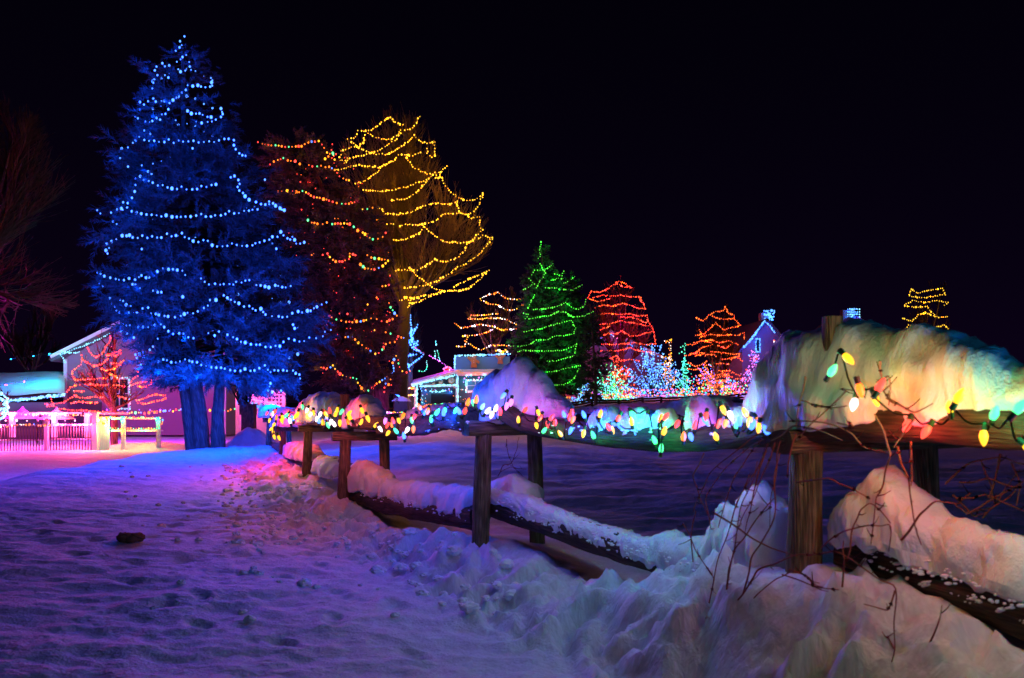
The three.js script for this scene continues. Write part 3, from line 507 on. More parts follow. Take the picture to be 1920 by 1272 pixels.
// strings of small bulbs hung along traced lines; some bulbs carry a lamp
function strand(s, ox = 0, oy = 0, k = 1) { return pairs(s).map(([x, y]) => [ox + x / k, oy + y / k]); }
const bulbCheap = indexed(new THREE.OctahedronGeometry(1, 1)), bulbTiny = indexed(new THREE.OctahedronGeometry(1, 0));
for (const g of [bulbCheap, bulbTiny]) g.deleteAttribute('uv');
function lightString(label, strands, place, { colors = 'b', gap = 10, r = 0.035, every = 6, I = 1, outward, tiny = false, jitter = 1, wire = true, at, lampOut = 0.09, lit = null, fade = null, drop = null }) {
  const t = thing('light_string', label, 'string lights', at ?? V(0, 0, 0)), byColor = {}, wires = [];
  let count = 0;
  for (const line of strands) {
    const pts = [];
    for (let i = 0; i < line.length; i++) {
      if (i) { const [a, b] = [line[i - 1], line[i]], L = Math.hypot(b[0] - a[0], b[1] - a[1]), n = Math.max(1, Math.round(L / gap)); for (let j = 1; j < n; j++) pts.push([lerp(a[0], b[0], j / n) + rr(-1, 1) * jitter, lerp(a[1], b[1], j / n) + rr(-0.7, 1) * jitter]); }
      pts.push(line[i]);
    }
    const w = pts.map(([x, y]) => place(x, y));
    for (const p of w) {
      const k = colors[Math.floor(rnd() * colors.length)];
      (byColor[k] ??= []).push(p);
      if (every && (!lit || lit.includes(k)) && count++ % every === 0) { const o = outward ? outward(p).multiplyScalar(lampOut + r) : V(0, -r * 1.6, r * 1.6); lamp(p.clone().add(o).add(V(0, drop ? -drop(p) : -r, 0)), k, I * rr(0.8, 1.2) * (fade ? fade(p) : 1), 2); }
    }
    if (wire && w.length > 1 && w[0].z > -45) wires.push(tube(w, 0.004, 3, { caps: false }));
  }
  for (const k in byColor) {
    const gs = byColor[k].map((p) => { const s = r * (rnd() < 0.15 ? rr(1.1, 1.5) : rr(0.55, 1.05)); return (tiny ? bulbTiny : bulbCheap).clone().scale(s, s * 1.2, s).translate(p.x, p.y, p.z); });
    mesh('bulbs', gs, bulbMat(k), t, 'stuff');
  }
  if (wires.length) mesh('wire', wires, M.wire, t, 'stuff');
  return t;
}

// the tall blue cedar
const tree = (x, y, d) => P(x, y, d);
{
  const d = 19, rows = '64 334 354; 100 302 388; 125 280 420; 160 258 432; 200 242 456; 270 214 488; 330 200 505; 400 178 548; 455 182 575; 510 172 590; 570 196 620; 625 212 624; 665 232 618; 700 268 596; 728 318 548';
  const tr = (a, r) => { const p = a.map(([x, y]) => P(x, y, d)); p[0].y = ground(p[0].x, p[0].z) - 0.15; p.r = r; return p; };
  const cr = conifer('tall cedar glowing blue with three trunks, strung with blue lights', rows, d, {
    boughs: 300, per: 30, depth: 0.95, size: 1.05,
    trunks: [tr([[377, 852], [374, 780], [364, 700], [352, 600], [345, 300], [342, 90]], [0.20, 0.03]), tr([[362, 852], [350, 760], [340, 690], [325, 600], [318, 480]], [0.15, 0.05]), tr([[408, 852], [408, 780], [412, 700], [405, 600], [392, 420]], [0.17, 0.04])],
  });
  const A = (s) => strand(s, 140, 40, 3.534), B = (s) => strand(s, 140, 380, 3.348);
  const lines = [
    A('726 100 697 132 708 158 668 196'), A('738 223 700 252 676 268'), A('758 270 770 322 700 334'), A('625 293 597 298 580 278 541 300 530 325 547 357 520 408 513 445'), A('597 357 620 373'),
    A('922 375 926 405 915 426 865 437 815 424 747 424 735 455 708 473 690 495 650 522 627 541 594 527 574 525 536 532 520 512 485 530 458 552 428 583'), A('413 533 402 535'), A('390 631 417 643'),
    A('467 664 497 669 513 661 541 640 576 617 600 614 620 583'), A('668 656'), A('565 652'), A('1013 601 968 634 908 664 880 667 840 674 803 666'), A('747 594 772 611 826 610 903 635'),
    A('300 908 293 867 310 843 352 836 384 805 426 766 460 787 492 793 526 792 558 799 593 800 622 783 655 806 688 790 752 796 786 792 820 803 855 800 890 795 923 800 955 789 1019 779 1054 788 1066 848 1090 875 1110 888 1135 893 1160 890'),
    A('461 724 499 747'), A('352 963'), A('443 955'), A('485 995 508 1011'), A('780 842'), A('401 1043 402 1085 396 1128 378 1170 350 1205 320 1200 345 1235 280 1248 240 1268'),
    A('433 1028 457 1052 490 1059 516 1070 550 1089 582 1086 643 1108 677 1112 707 1096 740 1114 778 1114 810 1112 838 1092 872 1098 906 1085 935 1081'),
    A('1033 1034 1058 1025 1084 1052 1092 1078 1079 1098 1090 1122 1128 1160 1155 1183 1200 1198 1262 1215 1287 1195 1330 1223 1380 1250'), A('1260 1050'),
    B('265 45 300 45 330 30 357 55 388 64 417 70 450 75 482 77 513 80 543 87 573 80 610 90 640 90 695 88 727 88 793 72 822 88 880 80 945 72 968 54 1000 68 1030 66 1063 52 1115 45 1147 43'),
    B('1220 10 1260 20 1300 45 1315 48'), B('140 48 160 68'), B('240 120 262 135'),
    B('205 320 195 300 215 285 200 260 230 245 260 230 297 208 343 205 395 222 423 208 455 222 485 212 517 220 543 220 578 196 607 212 635 207 672 192 690 217 717 226 743 242 775 248 807 236 835 241 862 268 927 275 957 272 986 257 1050 272 1080 272 1115 268 1160 250 1190 240 1240 215 1272 215'),
    B('1293 184 1335 225 1352 232 1366 215 1390 258 1415 258 1440 250'), B('420 292'), B('1265 290'),
    B('140 440 185 462 222 472 257 480 308 487 340 476 378 484 418 458 447 472 497 460 518 433 553 413 588 420 643 424 675 428 693 455'), B('145 490 155 510 175 525'), B('362 513 380 515 408 537'), B('490 553 543 563'),
    B('792 477 842 514 880 510 935 512 995 515 1012 498 1047 502 1095 487'), B('1140 518 1218 533 1258 520 1302 531 1355 524'), B('677 592'),
    B('220 600 230 633 250 655 280 690'), B('285 610 303 618 322 643 350 650'), B('340 690 390 690 425 665 460 660 478 697 527 706 563 712 585 715 628 720 665 712 707 692 743 696 772 683 810 662 835 647 848 612 886 612'),
    B('935 583 980 611 1030 633 1062 653 1095 650 1135 677 1168 667 1197 703 1238 714 1280 715 1303 720 1333 717 1365 695 1402 684 1427 690 1460 680 1480 680 1520 655 1550 640 1580 627'),
    B('345 770 300 765 265 780 290 805 328 824'), B('398 783 428 782 460 782 500 770 540 765 587 808 617 825 655 822 682 822 712 846 745 852'), B('838 820 878 835 905 810'), B('520 855'), B('370 848'),
    B('958 830 1018 857 1043 875 1105 890 1162 892 1197 907 1230 908 1260 900 1287 902 1310 875 1343 855 1410 873 1440 870 1472 848 1515 852 1557 840 1570 812 1607 800'), B('1370 767 1380 790'),
    B('490 905 470 925 430 940 380 955 390 975 430 970'), B('415 1020 445 1020 480 1000 525 1000 555 985 605 1003 660 998 692 985 737 1000 767 1003 793 1020 823 1028 858 1035 888 1037 918 1037 975 1052 1005 1057 1040 1057 1068 1045 1103 1057 1158 1040'),
    B('1193 1022 1212 1050 1228 1065 1253 1053 1308 1053 1332 1057 1370 1055 1387 1072 1410 1080 1415 1105'), B('1228 1135 1215 1180 1240 1190'), B('1295 1182'),
  ];
  lightString('long string of blue lights wound round the tall cedar', lines, (x, y) => { const [l, r] = cr.edges(y), m = y < 235 ? 0.20 * (r - l) : y < 310 ? 0.12 * (r - l) : 0; return cr.skin(clamp(x, l + m * 0.4, r - m), y, 1.03); }, { colors: 'b', gap: 9, r: 0.023, jitter: 1.8, every: 3, I: 5.2, fade: (p) => (p.x < -7.9 ? 0.11 : lerp(1, 0.11, smoothstep(p.y, 1.7, 2.8))), drop: (p) => (p.y < 2.2 && p.x > -7.9 ? 0.3 : 0.03), outward: cr.outward });
  // bulbs on the far side of the same string show through as small points
  const back = []; for (let y = 140; y < 710; y += 52) { const q = []; for (let x = 190; x < 610; x += 16) { q.push([x, y + 12 * Math.sin(x * 0.05)]); } back.push(q.filter(([x, yy]) => { const [l, r] = cr.edges(yy); return x > lerp(l, r, 0.12) && x < lerp(l, r, 0.85); })); }
  lightString('blue lights on the far side of the tall cedar, glimpsed through it', back, (x, y) => cr.skin(x, y, 0.95, true), { colors: 'b', gap: 16, r: 0.026, every: 10, I: 0.6, outward: cr.outward, jitter: 5 });
}
// the dark red lit evergreen with many colours
{
  const d = 27, rows = '236 540 566; 262 495 615; 300 488 640; 350 500 668; 400 515 712; 450 540 732; 520 560 738; 600 575 748; 680 585 752; 725 600 740; 745 640 720';
  const b = onGround(708, d), cr = conifer('dark evergreen glowing dull red, strung with many colored lights behind the blue cedar', rows, d, {
    boughs: 250, per: 30, size: 1.25, mat: M.needle, trunks: [Object.assign([b.clone().add(V(0, -0.2, 0)), P(714, 740, d), P(690, 650, d), P(640, 450, d), P(570, 270, d)], { r: [0.30, 0.04] }), Object.assign([onGround(697, d, -0.2), P(700, 740, d), P(695, 680, d)], { r: [0.16, 0.1] })] });
  const A = (s) => strand(s, 460, 180, 3.348), B = (s) => strand(s, 460, 540, 3.84);
  const lines = [A('78 290 105 300 143 308 208 312 228 316 250 320 272 320 316 317 352 316 394 292 415 287 460 283 480 305 494 326 512 355 550 367 568 366'), A('155 430 178 412 203 402 238 390 266 405 285 408 312 410 341 427'), A('398 434 420 442 450 442 475 438 502 447 525 445 560 465 590 505 615 518 650 530'),
    A('205 602 262 596 297 596 337 605 358 597 396 614 430 635 466 640 490 648 525 657 548 665 573 672 605 677 650 677 685 667'), A('735 712 765 710 798 702'), A('392 780 416 795 452 803 485 805 512 795 545 805 580 800 620 800 655 805 680 822 705 845 737 858 765 880 800 900 832 897 862 885 880 860'),
    A('416 998'), A('485 998 515 990 530 1012 567 1040 608 1040 650 1025 655 990 690 1000'), A('765 1000 790 1015 838 1022 875 1028 895 1035 862 1068 810 1090 750 1083 722 1058'), A('860 1195 900 1187'), A('345 540'), A('500 395 520 380 560 400 540 340'),
    B('605 202 620 212 655 228 690 236 725 245 770 248 800 242 830 242 870 232 905 220 945 225 980 240 1020 243 1060 225 1090 200 1045 140'), B('720 355 765 348 790 372 812 395 840 412 870 435 900 455 935 475 960 470 985 445 1010 405 1040 395 1075 390 1100 350 1140 360'), B('1010 320 1045 330'),
    B('545 573 588 580 630 560 645 585 665 605 700 630 730 640 775 648 800 655 825 705 855 740 885 740 915 722 945 690 985 665 1020 640 1045 660'), B('1060 540 1085 490 1100 520 1110 570 1130 600 1160 610 1185 600'), B('945 70 955 80'), B('930 305'), B('1000 750 1010 690 1050 700'), B('880 120'), B('735 188')];
  lightString('string of red, amber, blue and green lights on the dull red evergreen', lines, (x, y) => cr.skin(x, y, 1.03), { colors: 'OOORRYYBGORO', gap: 7, r: 0.030, every: 2, I: 0.16, lit: 'RO', outward: cr.outward });
  const dots = []; for (let i = 0; i < 150; i++) { const y = rr(270, 730), R = cr.skin(640, y); dots.push([[lerp(500 + (y - 262) * 0.2, 640 + Math.min(100, (y - 262) * 0.5), rnd()), y]]); }
  lightString('tiny red lights deep in the dull red evergreen', dots, (x, y) => cr.skin(x, y, rr(0.4, 0.8)), { colors: 'RRRO', r: 0.014, every: 3, I: 0.2, lit: 'R', wire: false, outward: cr.outward });
}
// the big bare tree hung with yellow lights
{
  const d = 31, rows = '212 720 790; 235 670 805; 270 640 818; 330 636 840; 380 660 900; 430 690 918; 480 720 924; 520 745 915; 560 745 860; 580 752 800';
  const g0 = onGround(752, d, -0.2);
  const cr = bareTree('large bare tree hung with strings of yellow lights', rows, d, { trunk: [g0, P(752, 690, d), P(756, 610, d), P(762, 545, d)], r: [0.28, 0.2], forks: 18, twigs: 2400, up: 0.9, mat: M.paleTwig, limbMat: M.darkBark, tw: 0.010 });
  const A = (s) => strand(s, 460, 180, 3.348), B = (s) => strand(s, 460, 540, 3.84);
  const lines = [A('640 270 680 265 700 240 705 217 745 222 790 215 845 175 885 145 910 135 930 160 970 178 990 180'), A('1095 130 1075 170 1050 200 1000 215 975 215 960 240 920 270 870 270 820 262 770 235 755 215'), A('665 290 700 315 730 335 790 358 840 365 890 365 930 350 980 315 1020 290 1060 245'),
    A('1060 245 1100 285 1140 298 1190 290 1190 330 1190 375 1170 385 1140 360 1140 330'), A('590 385 600 345 650 328 700 318 740 295 750 245'), A('595 405 640 405 620 425'), A('640 390 695 380 760 365 830 345 890 310 940 280 975 235'),
    A('570 465 620 455 680 440 715 432 780 440 845 448 900 420 940 400 960 370 1000 370 1050 375 1100 355'), A('690 550 740 535 780 515 830 480 860 440 920 410'), A('1010 370 1020 405 1050 445 1100 475 1160 488 1200 500 1215 480 1240 460 1265 440'), A('1190 480 1195 515 1220 510 1225 480'),
    A('740 590 800 595 860 598 920 592 960 580 1020 570 1070 545 1120 535 1165 505'), A('920 655 980 650 1030 635 1080 600 1110 565 1140 535'), A('1235 515 1255 565 1290 605 1340 640 1390 657 1440 652 1475 630 1490 610'), A('1490 620 1470 680 1435 725 1400 745 1350 735 1330 690 1330 660'),
    A('835 690 880 740 930 742 990 740 1050 725 1100 700 1165 680 1210 672 1270 680 1330 668'), A('890 805 930 805'), A('970 818 1005 805 1050 810 1110 805 1150 798 1200 780 1240 745 1290 738 1340 735 1380 745 1420 770 1470 760 1470 810 1490 840'), A('930 903 990 903 1040 885 1090 865 1120 820 1150 850 1190 880 1240 910 1300 918 1370 920 1430 910 1490 875 1550 900'),
    A('1490 840 1440 890 1390 930 1380 970 1340 1010 1290 1030 1240 1040 1190 1020'), A('1550 890 1520 930 1480 985 1430 1020 1370 1060 1320 1085 1260 1125 1200 1165 1130 1190 1060 1200 1000 1205'), A('1030 1080 1060 1110 1110 1150 1160 1190 1200 1215 1270 1225 1350 1222 1400 1210 1460 1160 1530 1095'),
    A('1400 1150 1440 1135 1500 1110'), A('1310 1200 1350 1175 1400 1150'), A('945 1098 1000 1090 1080 1095 1130 1070 1190 1025'), A('1000 1265 1060 1265 1120 1255 1180 1245 1240 1225'), B('1110 90 1160 75 1180 110 1230 105 1280 85 1320 65 1380 45 1420 25 1470 20 1520 20 1570 15 1610 5'), B('1170 140 1190 75 1250 75')];
  lightString('strings of yellow lights looped round the large bare tree', lines, (x, y) => cr.skin(x, y, 1.0), { colors: 'y', gap: 5, r: 0.025, every: 6, I: 0.6, jitter: 1.6, outward: cr.outward });
}
// a slim tree with pale blue lights between the red evergreen and the cookie hut
{
  const d = 33, rows = '580 765 780; 620 745 792; 680 735 798; 720 738 785';
  const cr = bareTree('slim bare tree with pale blue lights left of the cookie hut', rows, d, { trunk: [onGround(772, d, -0.2), P(770, 720, d), P(770, 690, d)], r: [0.1, 0.07], forks: 6, twigs: 140, tw: 0.012 });
  const B = (s) => strand(s, 460, 540, 3.84);
  lightString('pale blue lights winding up the slim bare tree', [B('1180 180 1190 230 1195 290 1190 340 1200 385 1215 400'), B('1240 265 1220 300 1200 340'), B('1150 255 1145 300 1130 330'), B('1090 430 1130 400 1190 375'), B('1240 385 1240 410 1200 430 1250 455 1280 480 1250 510 1210 540 1180 560'), B('1130 515 1170 490 1230 480'), B('1060 540 1070 600 1100 640 1060 680 1020 700'), B('1130 560 1170 550 1180 590'), B('1030 620 1080 610 1110 600'), B('1180 330 1230 400 1190 410 1140 300')], (x, y) => cr.skin(x, y, 1), { colors: 'k', gap: 4.6, r: 0.036, every: 9, I: 1.4, outward: cr.outward });
}
const Z6 = (s) => strand(s, 820, 440, 2.909);
// the amber and white strings on a bare tree behind the hut
{
  const d = 46, rows = '545 900 960; 570 885 985; 600 860 990; 640 855 990; 660 880 980';
  const cr = bareTree('broad bare tree with amber lights rising behind the cookie hut roof', rows, d, { trunk: [onGround(925, d, -0.2), P(925, 690, d), P(925, 655, d)], r: [0.2, 0.14], forks: 9, twigs: 420, tw: 0.016, mat: M.paleTwig });
  lightString('amber and white lights laid along the boughs behind the cookie hut', [Z6('235 350 275 330 330 315 370 345 410 355 470 350'), Z6('240 360 290 380 330 385 370 410 420 410 465 385'), Z6('170 460 185 440 230 440 290 435 330 432'), Z6('170 460 220 462 270 455 330 455 380 465 430 490'), Z6('95 485 130 510 190 500 240 490 300 500 350 520 430 515'), Z6('105 610 150 610 165 560 140 555 190 550 230 545 280 530 300 520'), Z6('150 580 200 615 240 630 290 605 340 605 390 605')], (x, y) => cr.skin(x, y, 1), { colors: 'OOWY', gap: 4.2, r: 0.034, every: 10, I: 1.6, outward: cr.outward });
  for (const [x, y] of [[880, 590], [910, 620], [930, 640]]) lamp(cr.skin(x, y, 1.3), 'p', 2.5, 2);  // purple lamps without bulbs, added to tint the twigs
}
// the green evergreen and the dark one in front of it
{
  const d = 44, rows = '452 1009 1017; 490 1000 1030; 520 985 1072; 560 975 1096; 620 960 1100; 680 955 1098; 730 985 1090';
  const cr = conifer('dark evergreen ringed with green lights right of the cookie hut', rows, d, { boughs: 190, per: 26, size: 1.7, trunks: [Object.assign([onGround(1040, d, -0.3), P(1030, 600, d), P(1014, 460, d)], { r: [0.2, 0.03] })] });
  lightString('strings of green lights ringing the dark evergreen', [Z6('565 40 560 75 560 120 550 130'), Z6('630 160 600 185 560 195 530 195 515 220'), Z6('690 200 680 225 640 215'), Z6('500 240 530 270 470 300'), Z6('750 230 720 255 690 265'), Z6('590 290 640 292 690 300 740 303 790 275'), Z6('530 330 510 370 495 400'), Z6('525 410 580 405 640 395 700 370 730 395 770 408 800 390 810 355'), Z6('470 430 495 435 480 460'), Z6('500 460 560 450 620 440 660 420 700 425 740 450 800 445 850 420'), Z6('440 540 500 525 560 515 620 495 680 480 720 470'), Z6('730 470 755 510 745 540 700 550 640 555 590 575 540 575 500 600 440 610 400 610'), Z6('440 640 470 630 520 635 570 635 620 635 690 630 730 615 760 595'), Z6('600 690 650 690 700 675 745 660 760 600'), Z6('600 750 650 745 700 730 780 715'), Z6('630 820 690 820 740 790 780 720'), Z6('560 160 590 210 560 250 540 290'), Z6('620 250 650 240 690 240')], (x, y) => cr.skin(x, y, 1.03), { colors: 'g', gap: 4.2, r: 0.028, every: 12, I: 0.7, outward: cr.outward });
  const d2 = 41, dark = conifer('unlit black evergreen standing right of the green lit one', '560 1100 1112; 600 1092 1126; 660 1084 1140; 720 1082 1142; 745 1095 1130', d2, { boughs: 90, per: 26, size: 1.6, mat: M.needleDark, trunks: [Object.assign([onGround(1117, d2, -0.3), P(1116, 700, d2), P(1106, 570, d2)], { r: [0.10, 0.03] })] });
}
// the broad tree in red rings
{
  const d = 66, rows = '524 1150 1165; 540 1110 1190; 560 1100 1205; 600 1098 1220; 640 1096 1232; 690 1100 1235';
  const cr = bareTree('broad bare tree banded with rows of red lights', rows, d, { trunk: [onGround(1165, d, -0.3), P(1165, 715, d), P(1165, 690, d)], r: [0.26, 0.2], forks: 12, twigs: 620, tw: 0.022, mat: M.paleTwig });
  lightString('rows of red lights banding the broad bare tree', [Z6('820 345 840 310 890 315 930 295 975 265 990 255 1020 265 1060 290 1010 285 975 262'), Z6('850 345 900 330 950 335 1000 330 1050 340 1100 340 1115 370'), Z6('830 350 880 365 940 350'), Z6('860 400 910 385 960 390 1010 375 1050 385 1090 400 1135 405 1110 345'), Z6('880 435 940 430 1000 435 1050 432 1100 445 1145 440 1150 470'), Z6('890 490 950 485 1000 470 1050 480 1100 488 1165 500 1145 465'), Z6('880 555 930 540 980 540 1010 525 1050 555 1100 550 1140 535 1180 530'), Z6('1170 500 1185 545 1190 595'), Z6('900 600 960 600 1020 595 1080 590 1130 600 1190 595'), Z6('890 635 950 635 1000 630 1050 618 1100 635 1180 645'), Z6('880 590 905 600'), Z6('890 520 940 500'), Z6('1000 450 1060 450 1140 480'), Z6('930 680 980 660 1000 690 1050 680 1100 690')], (x, y) => cr.skin(x, y, 1), { colors: 'rrrro', gap: 3.2, r: 0.042, every: 12, I: 3, outward: cr.outward });
  for (const [x, y] of [[1130, 640], [1170, 600], [1200, 650]]) lamp(cr.skin(x, y, 0.5), 'p', 4, 2);  // bulbless purple lamps added inside the crown as fill
}
// the rounder tree in orange red strings
{
  const d = 57, rows = '574 1355 1366; 590 1310 1380; 620 1300 1395; 650 1288 1400; 690 1285 1405; 715 1295 1400';
  const cr = bareTree('round crowned bare tree covered in orange red lights', rows, d, { trunk: [onGround(1347, d, -0.3), P(1346, 730, d), P(1344, 700, d)], r: [0.22, 0.16], forks: 12, twigs: 620, tw: 0.02 });
  const extra = []; for (let i = 0; i < 22; i++) { const x0 = rr(1290, 1380), y0 = rr(640, 725); extra.push([[x0, y0], [x0 + rr(8, 18), y0 + rr(-6, 8)], [x0 + rr(18, 32), y0 + rr(-6, 4)]]); }
  lightString('orange red lights draped over the round crowned tree', [Z6('1415 455 1450 470 1480 440 1520 420 1560 415 1570 395 1590 430 1620 440 1620 460 1540 460 1490 440'), Z6('1620 460 1655 495 1600 510 1560 520 1520 480 1490 510 1430 565'), Z6('1430 520 1440 540 1410 550'), Z6('1440 560 1490 545 1540 550 1600 545 1640 550 1675 535 1675 570'), Z6('1360 600 1400 600 1440 580 1490 575 1540 590 1590 580 1640 600'), Z6('1350 660 1400 650 1440 620 1500 600'), Z6('1370 700 1410 720 1460 700'), ...extra], (x, y) => cr.skin(x, y, 1), { colors: 'ooor', gap: 3.5, r: 0.038, every: 24, I: 2.5, outward: cr.outward });
}
// the small far tree with yellow rings
{
  const d = 70, S = (s) => strand(s, 1240, 500, 2.824), rows = '536 1716 1772; 560 1702 1782; 590 1690 1782; 625 1688 1786; 680 1700 1780';
  const cr = bareTree('small distant tree in loops of yellow lights above the huge snow cap', rows, d, { trunk: [onGround(1738, d, -0.3), P(1738, 680, d), P(1738, 640, d)], r: [0.16, 0.12], forks: 7, twigs: 140, tw: 0.016 });
  lightString('loops of yellow lights on the small distant tree', [S('1315 150 1325 120 1360 140 1430 125 1490 115 1505 150'), S('1315 155 1380 165 1440 160 1500 145'), S('1290 205 1330 180 1400 190 1460 180 1520 190 1500 205'), S('1290 210 1350 215 1410 210 1430 240 1470 270 1515 265'), S('1280 275 1330 290 1360 255 1400 245 1450 265'), S('1285 340 1310 310 1360 320 1420 330 1470 318 1500 310 1520 330')], (x, y) => cr.skin(x, y, 1), { colors: 'y', gap: 4, r: 0.048, every: 16, I: 1.4, outward: cr.outward });
}
// the low red tree in front of the house on the left
{
  const d = 29, S = (s) => strand(s, 0, 600, 4.89), rows = '622 190 222; 650 150 230; 690 130 260; 720 120 285; 750 85 312; 772 120 250';
  const cr = bareTree('low spreading bare tree covered in red lights before the purple house', rows, d, { trunk: [onGround(214, d, -0.1), P(214, 778, d), P(213, 764, d)], r: [0.12, 0.10], forks: 9, twigs: 260, tw: 0.011, up: 0.2, mat: M.paleTwig });
  lightString('strings of red lights on the low spreading tree', [S('1010 150 1005 190 980 230 950 290 930 315 880 340 840 320 815 290 800 255'), S('1000 325 1050 300 1100 280 1105 310 1060 330 980 325'), S('745 325 760 370 800 395 860 425 910 410 950 390 990 355'), S('1130 375 1090 400 1020 400'), S('1130 375 1090 420 1040 450 970 468 930 450'), S('750 365 740 410 700 440 660 470 665 520 690 550 760 545 840 545 910 535 970 540'), S('1260 475 1260 510 1220 540 1190 580'), S('1010 500 1060 520 1090 560'), S('780 590 850 595 920 600 980 595'), S('1200 600 1260 580 1330 570 1385 555 1380 590 1340 615 1260 610'), S('610 660 640 620 700 600 730 595'), S('680 655 770 655'), S('680 690 730 715 800 715 870 705 940 710'), S('410 770 440 780 500 770 560 760 600 745 660 710'), S('460 710 470 750 490 790 430 790'), S('1250 740 1310 725 1360 700 1420 685 1515 690 1515 720 1460 740 1390 755 1330 770 1260 765'), S('650 765 720 750 800 760 890 760'), S('540 815 620 825 700 830 790 830 870 845 960 845 1010 840'), S('1040 600 1090 600 1140 610'), S('1080 700 1150 720')], (x, y) => cr.skin(x, y, 1), { colors: 'rrro', gap: 4.2, r: 0.027, every: 6, I: 1.8, outward: cr.outward });
}
// unlit trees at the left edge
bareTree('big leafless tree at the left edge, dimly lit dark red', '190 -140 40; 260 -160 110; 350 -160 130; 450 -160 140; 560 -160 130; 640 -140 90; 680 -120 60', 30, { trunk: [onGround(-70, 30, -0.3), P(-70, 700, 30), P(-72, 600, 30), P(-60, 520, 30)], r: [0.34, 0.24], forks: 16, twigs: 2600, tw: 0.017, up: 0.35, bend: 0.6, mat: M.paleTwig });
bareTree('thin saplings behind the blue snow roof on the left', '580 10 110; 630 -10 128; 690 -15 128', 38.5, { trunk: [onGround(60, 38.5, -0.3), P(60, 740, 38.5), P(60, 690, 38.5)], r: [0.08, 0.06], forks: 10, twigs: 420, tw: 0.018, up: 0.9, mat: M.paleTwig, kind: 'shrub' });

// ---------- the left side: house, shed, white fences ----------
{
  const d = 36, base = -0.3, at = P(272, 803, d), X = (x) => (x - 960) / F * d, Y = (y) => EYE - (y - HY) / F * d;
  const h = thing('gabled_house', 'two storey gabled house with purple lit clapboard wall behind the red tree', 'house', V(at.x, 0, -d));
  const L = X(120), R = X(424), mid = (L + R) / 2, eave = Y(672), ridge = Y(596), depth = 9;
  const wall = extrude([[L, base], [R, base], [R, eave], [mid, ridge], [L, eave]].map(([x, y]) => [x, y]), depth, V(0, 0, -d - depth / 2 - 0.02));
  mesh('wall', wall, M.siding, h);
  const boards = [];
  for (let y = base + 0.1; y < ridge - 0.1; y += 0.17) { const k = y < eave ? 0 : (y - eave) / (ridge - eave), l = lerp(L, mid, k) + 0.03, r = lerp(R, mid, k) - 0.03; if (r - l > 0.2) { const b = box(r - l, 0.165, 0.03, V((l + r) / 2, y, -d + 0.008)); boards.push(b.translate(0, 0, 0)); } }
  boards.forEach((b) => { const p = b.attributes.position; for (let i = 0; i < p.count; i++) if (p.getZ(i) > -d + 0.01) { const lo = p.getY(i); p.setZ(i, p.getZ(i) - (Math.round((lo - base - 0.1) / 0.17 * 2) % 2 === 0 ? 0 : 0)); } });
  mesh('siding', boards, M.siding, h, 'stuff');
  for (const s of [-1, 1]) {
    const ex = s < 0 ? L - 0.35 : R + 0.35, ey = eave - 0.16, a = V(ex, ey + 0.1, -d + 0.5), b = V(mid, ridge + 0.12, -d + 0.5), c = V(mid, ridge + 0.12, -d - depth - 0.4), e = V(ex, ey + 0.1, -d - depth - 0.4);
    const rf = mesh('roof', slab(s < 0 ? [a, b, c, e] : [b, a, e, c], 0.12), M.darkWall, h);
    const up = V(0, 0.16, 0); mesh('roof_snow', slab((s < 0 ? [a, b, c, e] : [b, a, e, c]).map((v) => v.clone().add(up)), 0.155), M.roofSnow, rf).position.sub(V(0, 0, 0));
    rf.children[0].position.set(0, 0, 0);
    mesh('corner_board', box(0.14, eave - base - 0.1, 0.05, V(s < 0 ? L + 0.07 : R - 0.07, (eave + base) / 2, -d + 0.04)), M.white, h);
  }
  const wx0 = X(209), wx1 = X(241), wy0 = Y(765), wy1 = Y(712), win = mesh('window', box(wx1 - wx0, wy1 - wy0, 0.03, V((wx0 + wx1) / 2, (wy0 + wy1) / 2, -d + 0.04)), M.glass, h);
  for (const [w2, hh, x, y] of [[0.07, wy1 - wy0 + 0.14, wx0 - 0.035, (wy0 + wy1) / 2], [0.07, wy1 - wy0 + 0.14, wx1 + 0.035, (wy0 + wy1) / 2], [wx1 - wx0, 0.07, (wx0 + wx1) / 2, wy1 + 0.035], [wx1 - wx0, 0.07, (wx0 + wx1) / 2, wy0 - 0.035], [0.03, wy1 - wy0, (wx0 + wx1) / 2, (wy0 + wy1) / 2], [wx1 - wx0, 0.03, (wx0 + wx1) / 2, (wy0 + wy1) / 2]]) {
    const f = mesh('frame', box(w2, hh, 0.06, V(x, y, -d + 0.06)), M.white, h); h.remove(f); win.add(f); f.position.set(0, 0, 0);
  }
  const flat = (dd) => (x, y) => P(x, y, dd);
  lightString('white lights along the sloping eave of the purple house', [pairs('113 665 130 658 150 651 170 643 190 634 205 626'), pairs('113 665 118 672 122 680'), pairs('122 660 138 662 148 660')], flat(d - 0.55), { colors: 'c', gap: 4, r: 0.032, every: 8, I: 0.15 });
  lightString('white lights framing the window of the purple house', [pairs('206 708 243 708 243 767 223 767'), pairs('206 708 206 764')], flat(d - 0.2), { colors: 'cw', gap: 4.6, r: 0.03, every: 9, I: 0.12 });
  lightString('vertical row of white lights at the corner of the purple house', [pairs('403 705 404 735')], flat(d - 0.2), { colors: 'c', gap: 4, r: 0.03, every: 5, I: 0.2 });
}
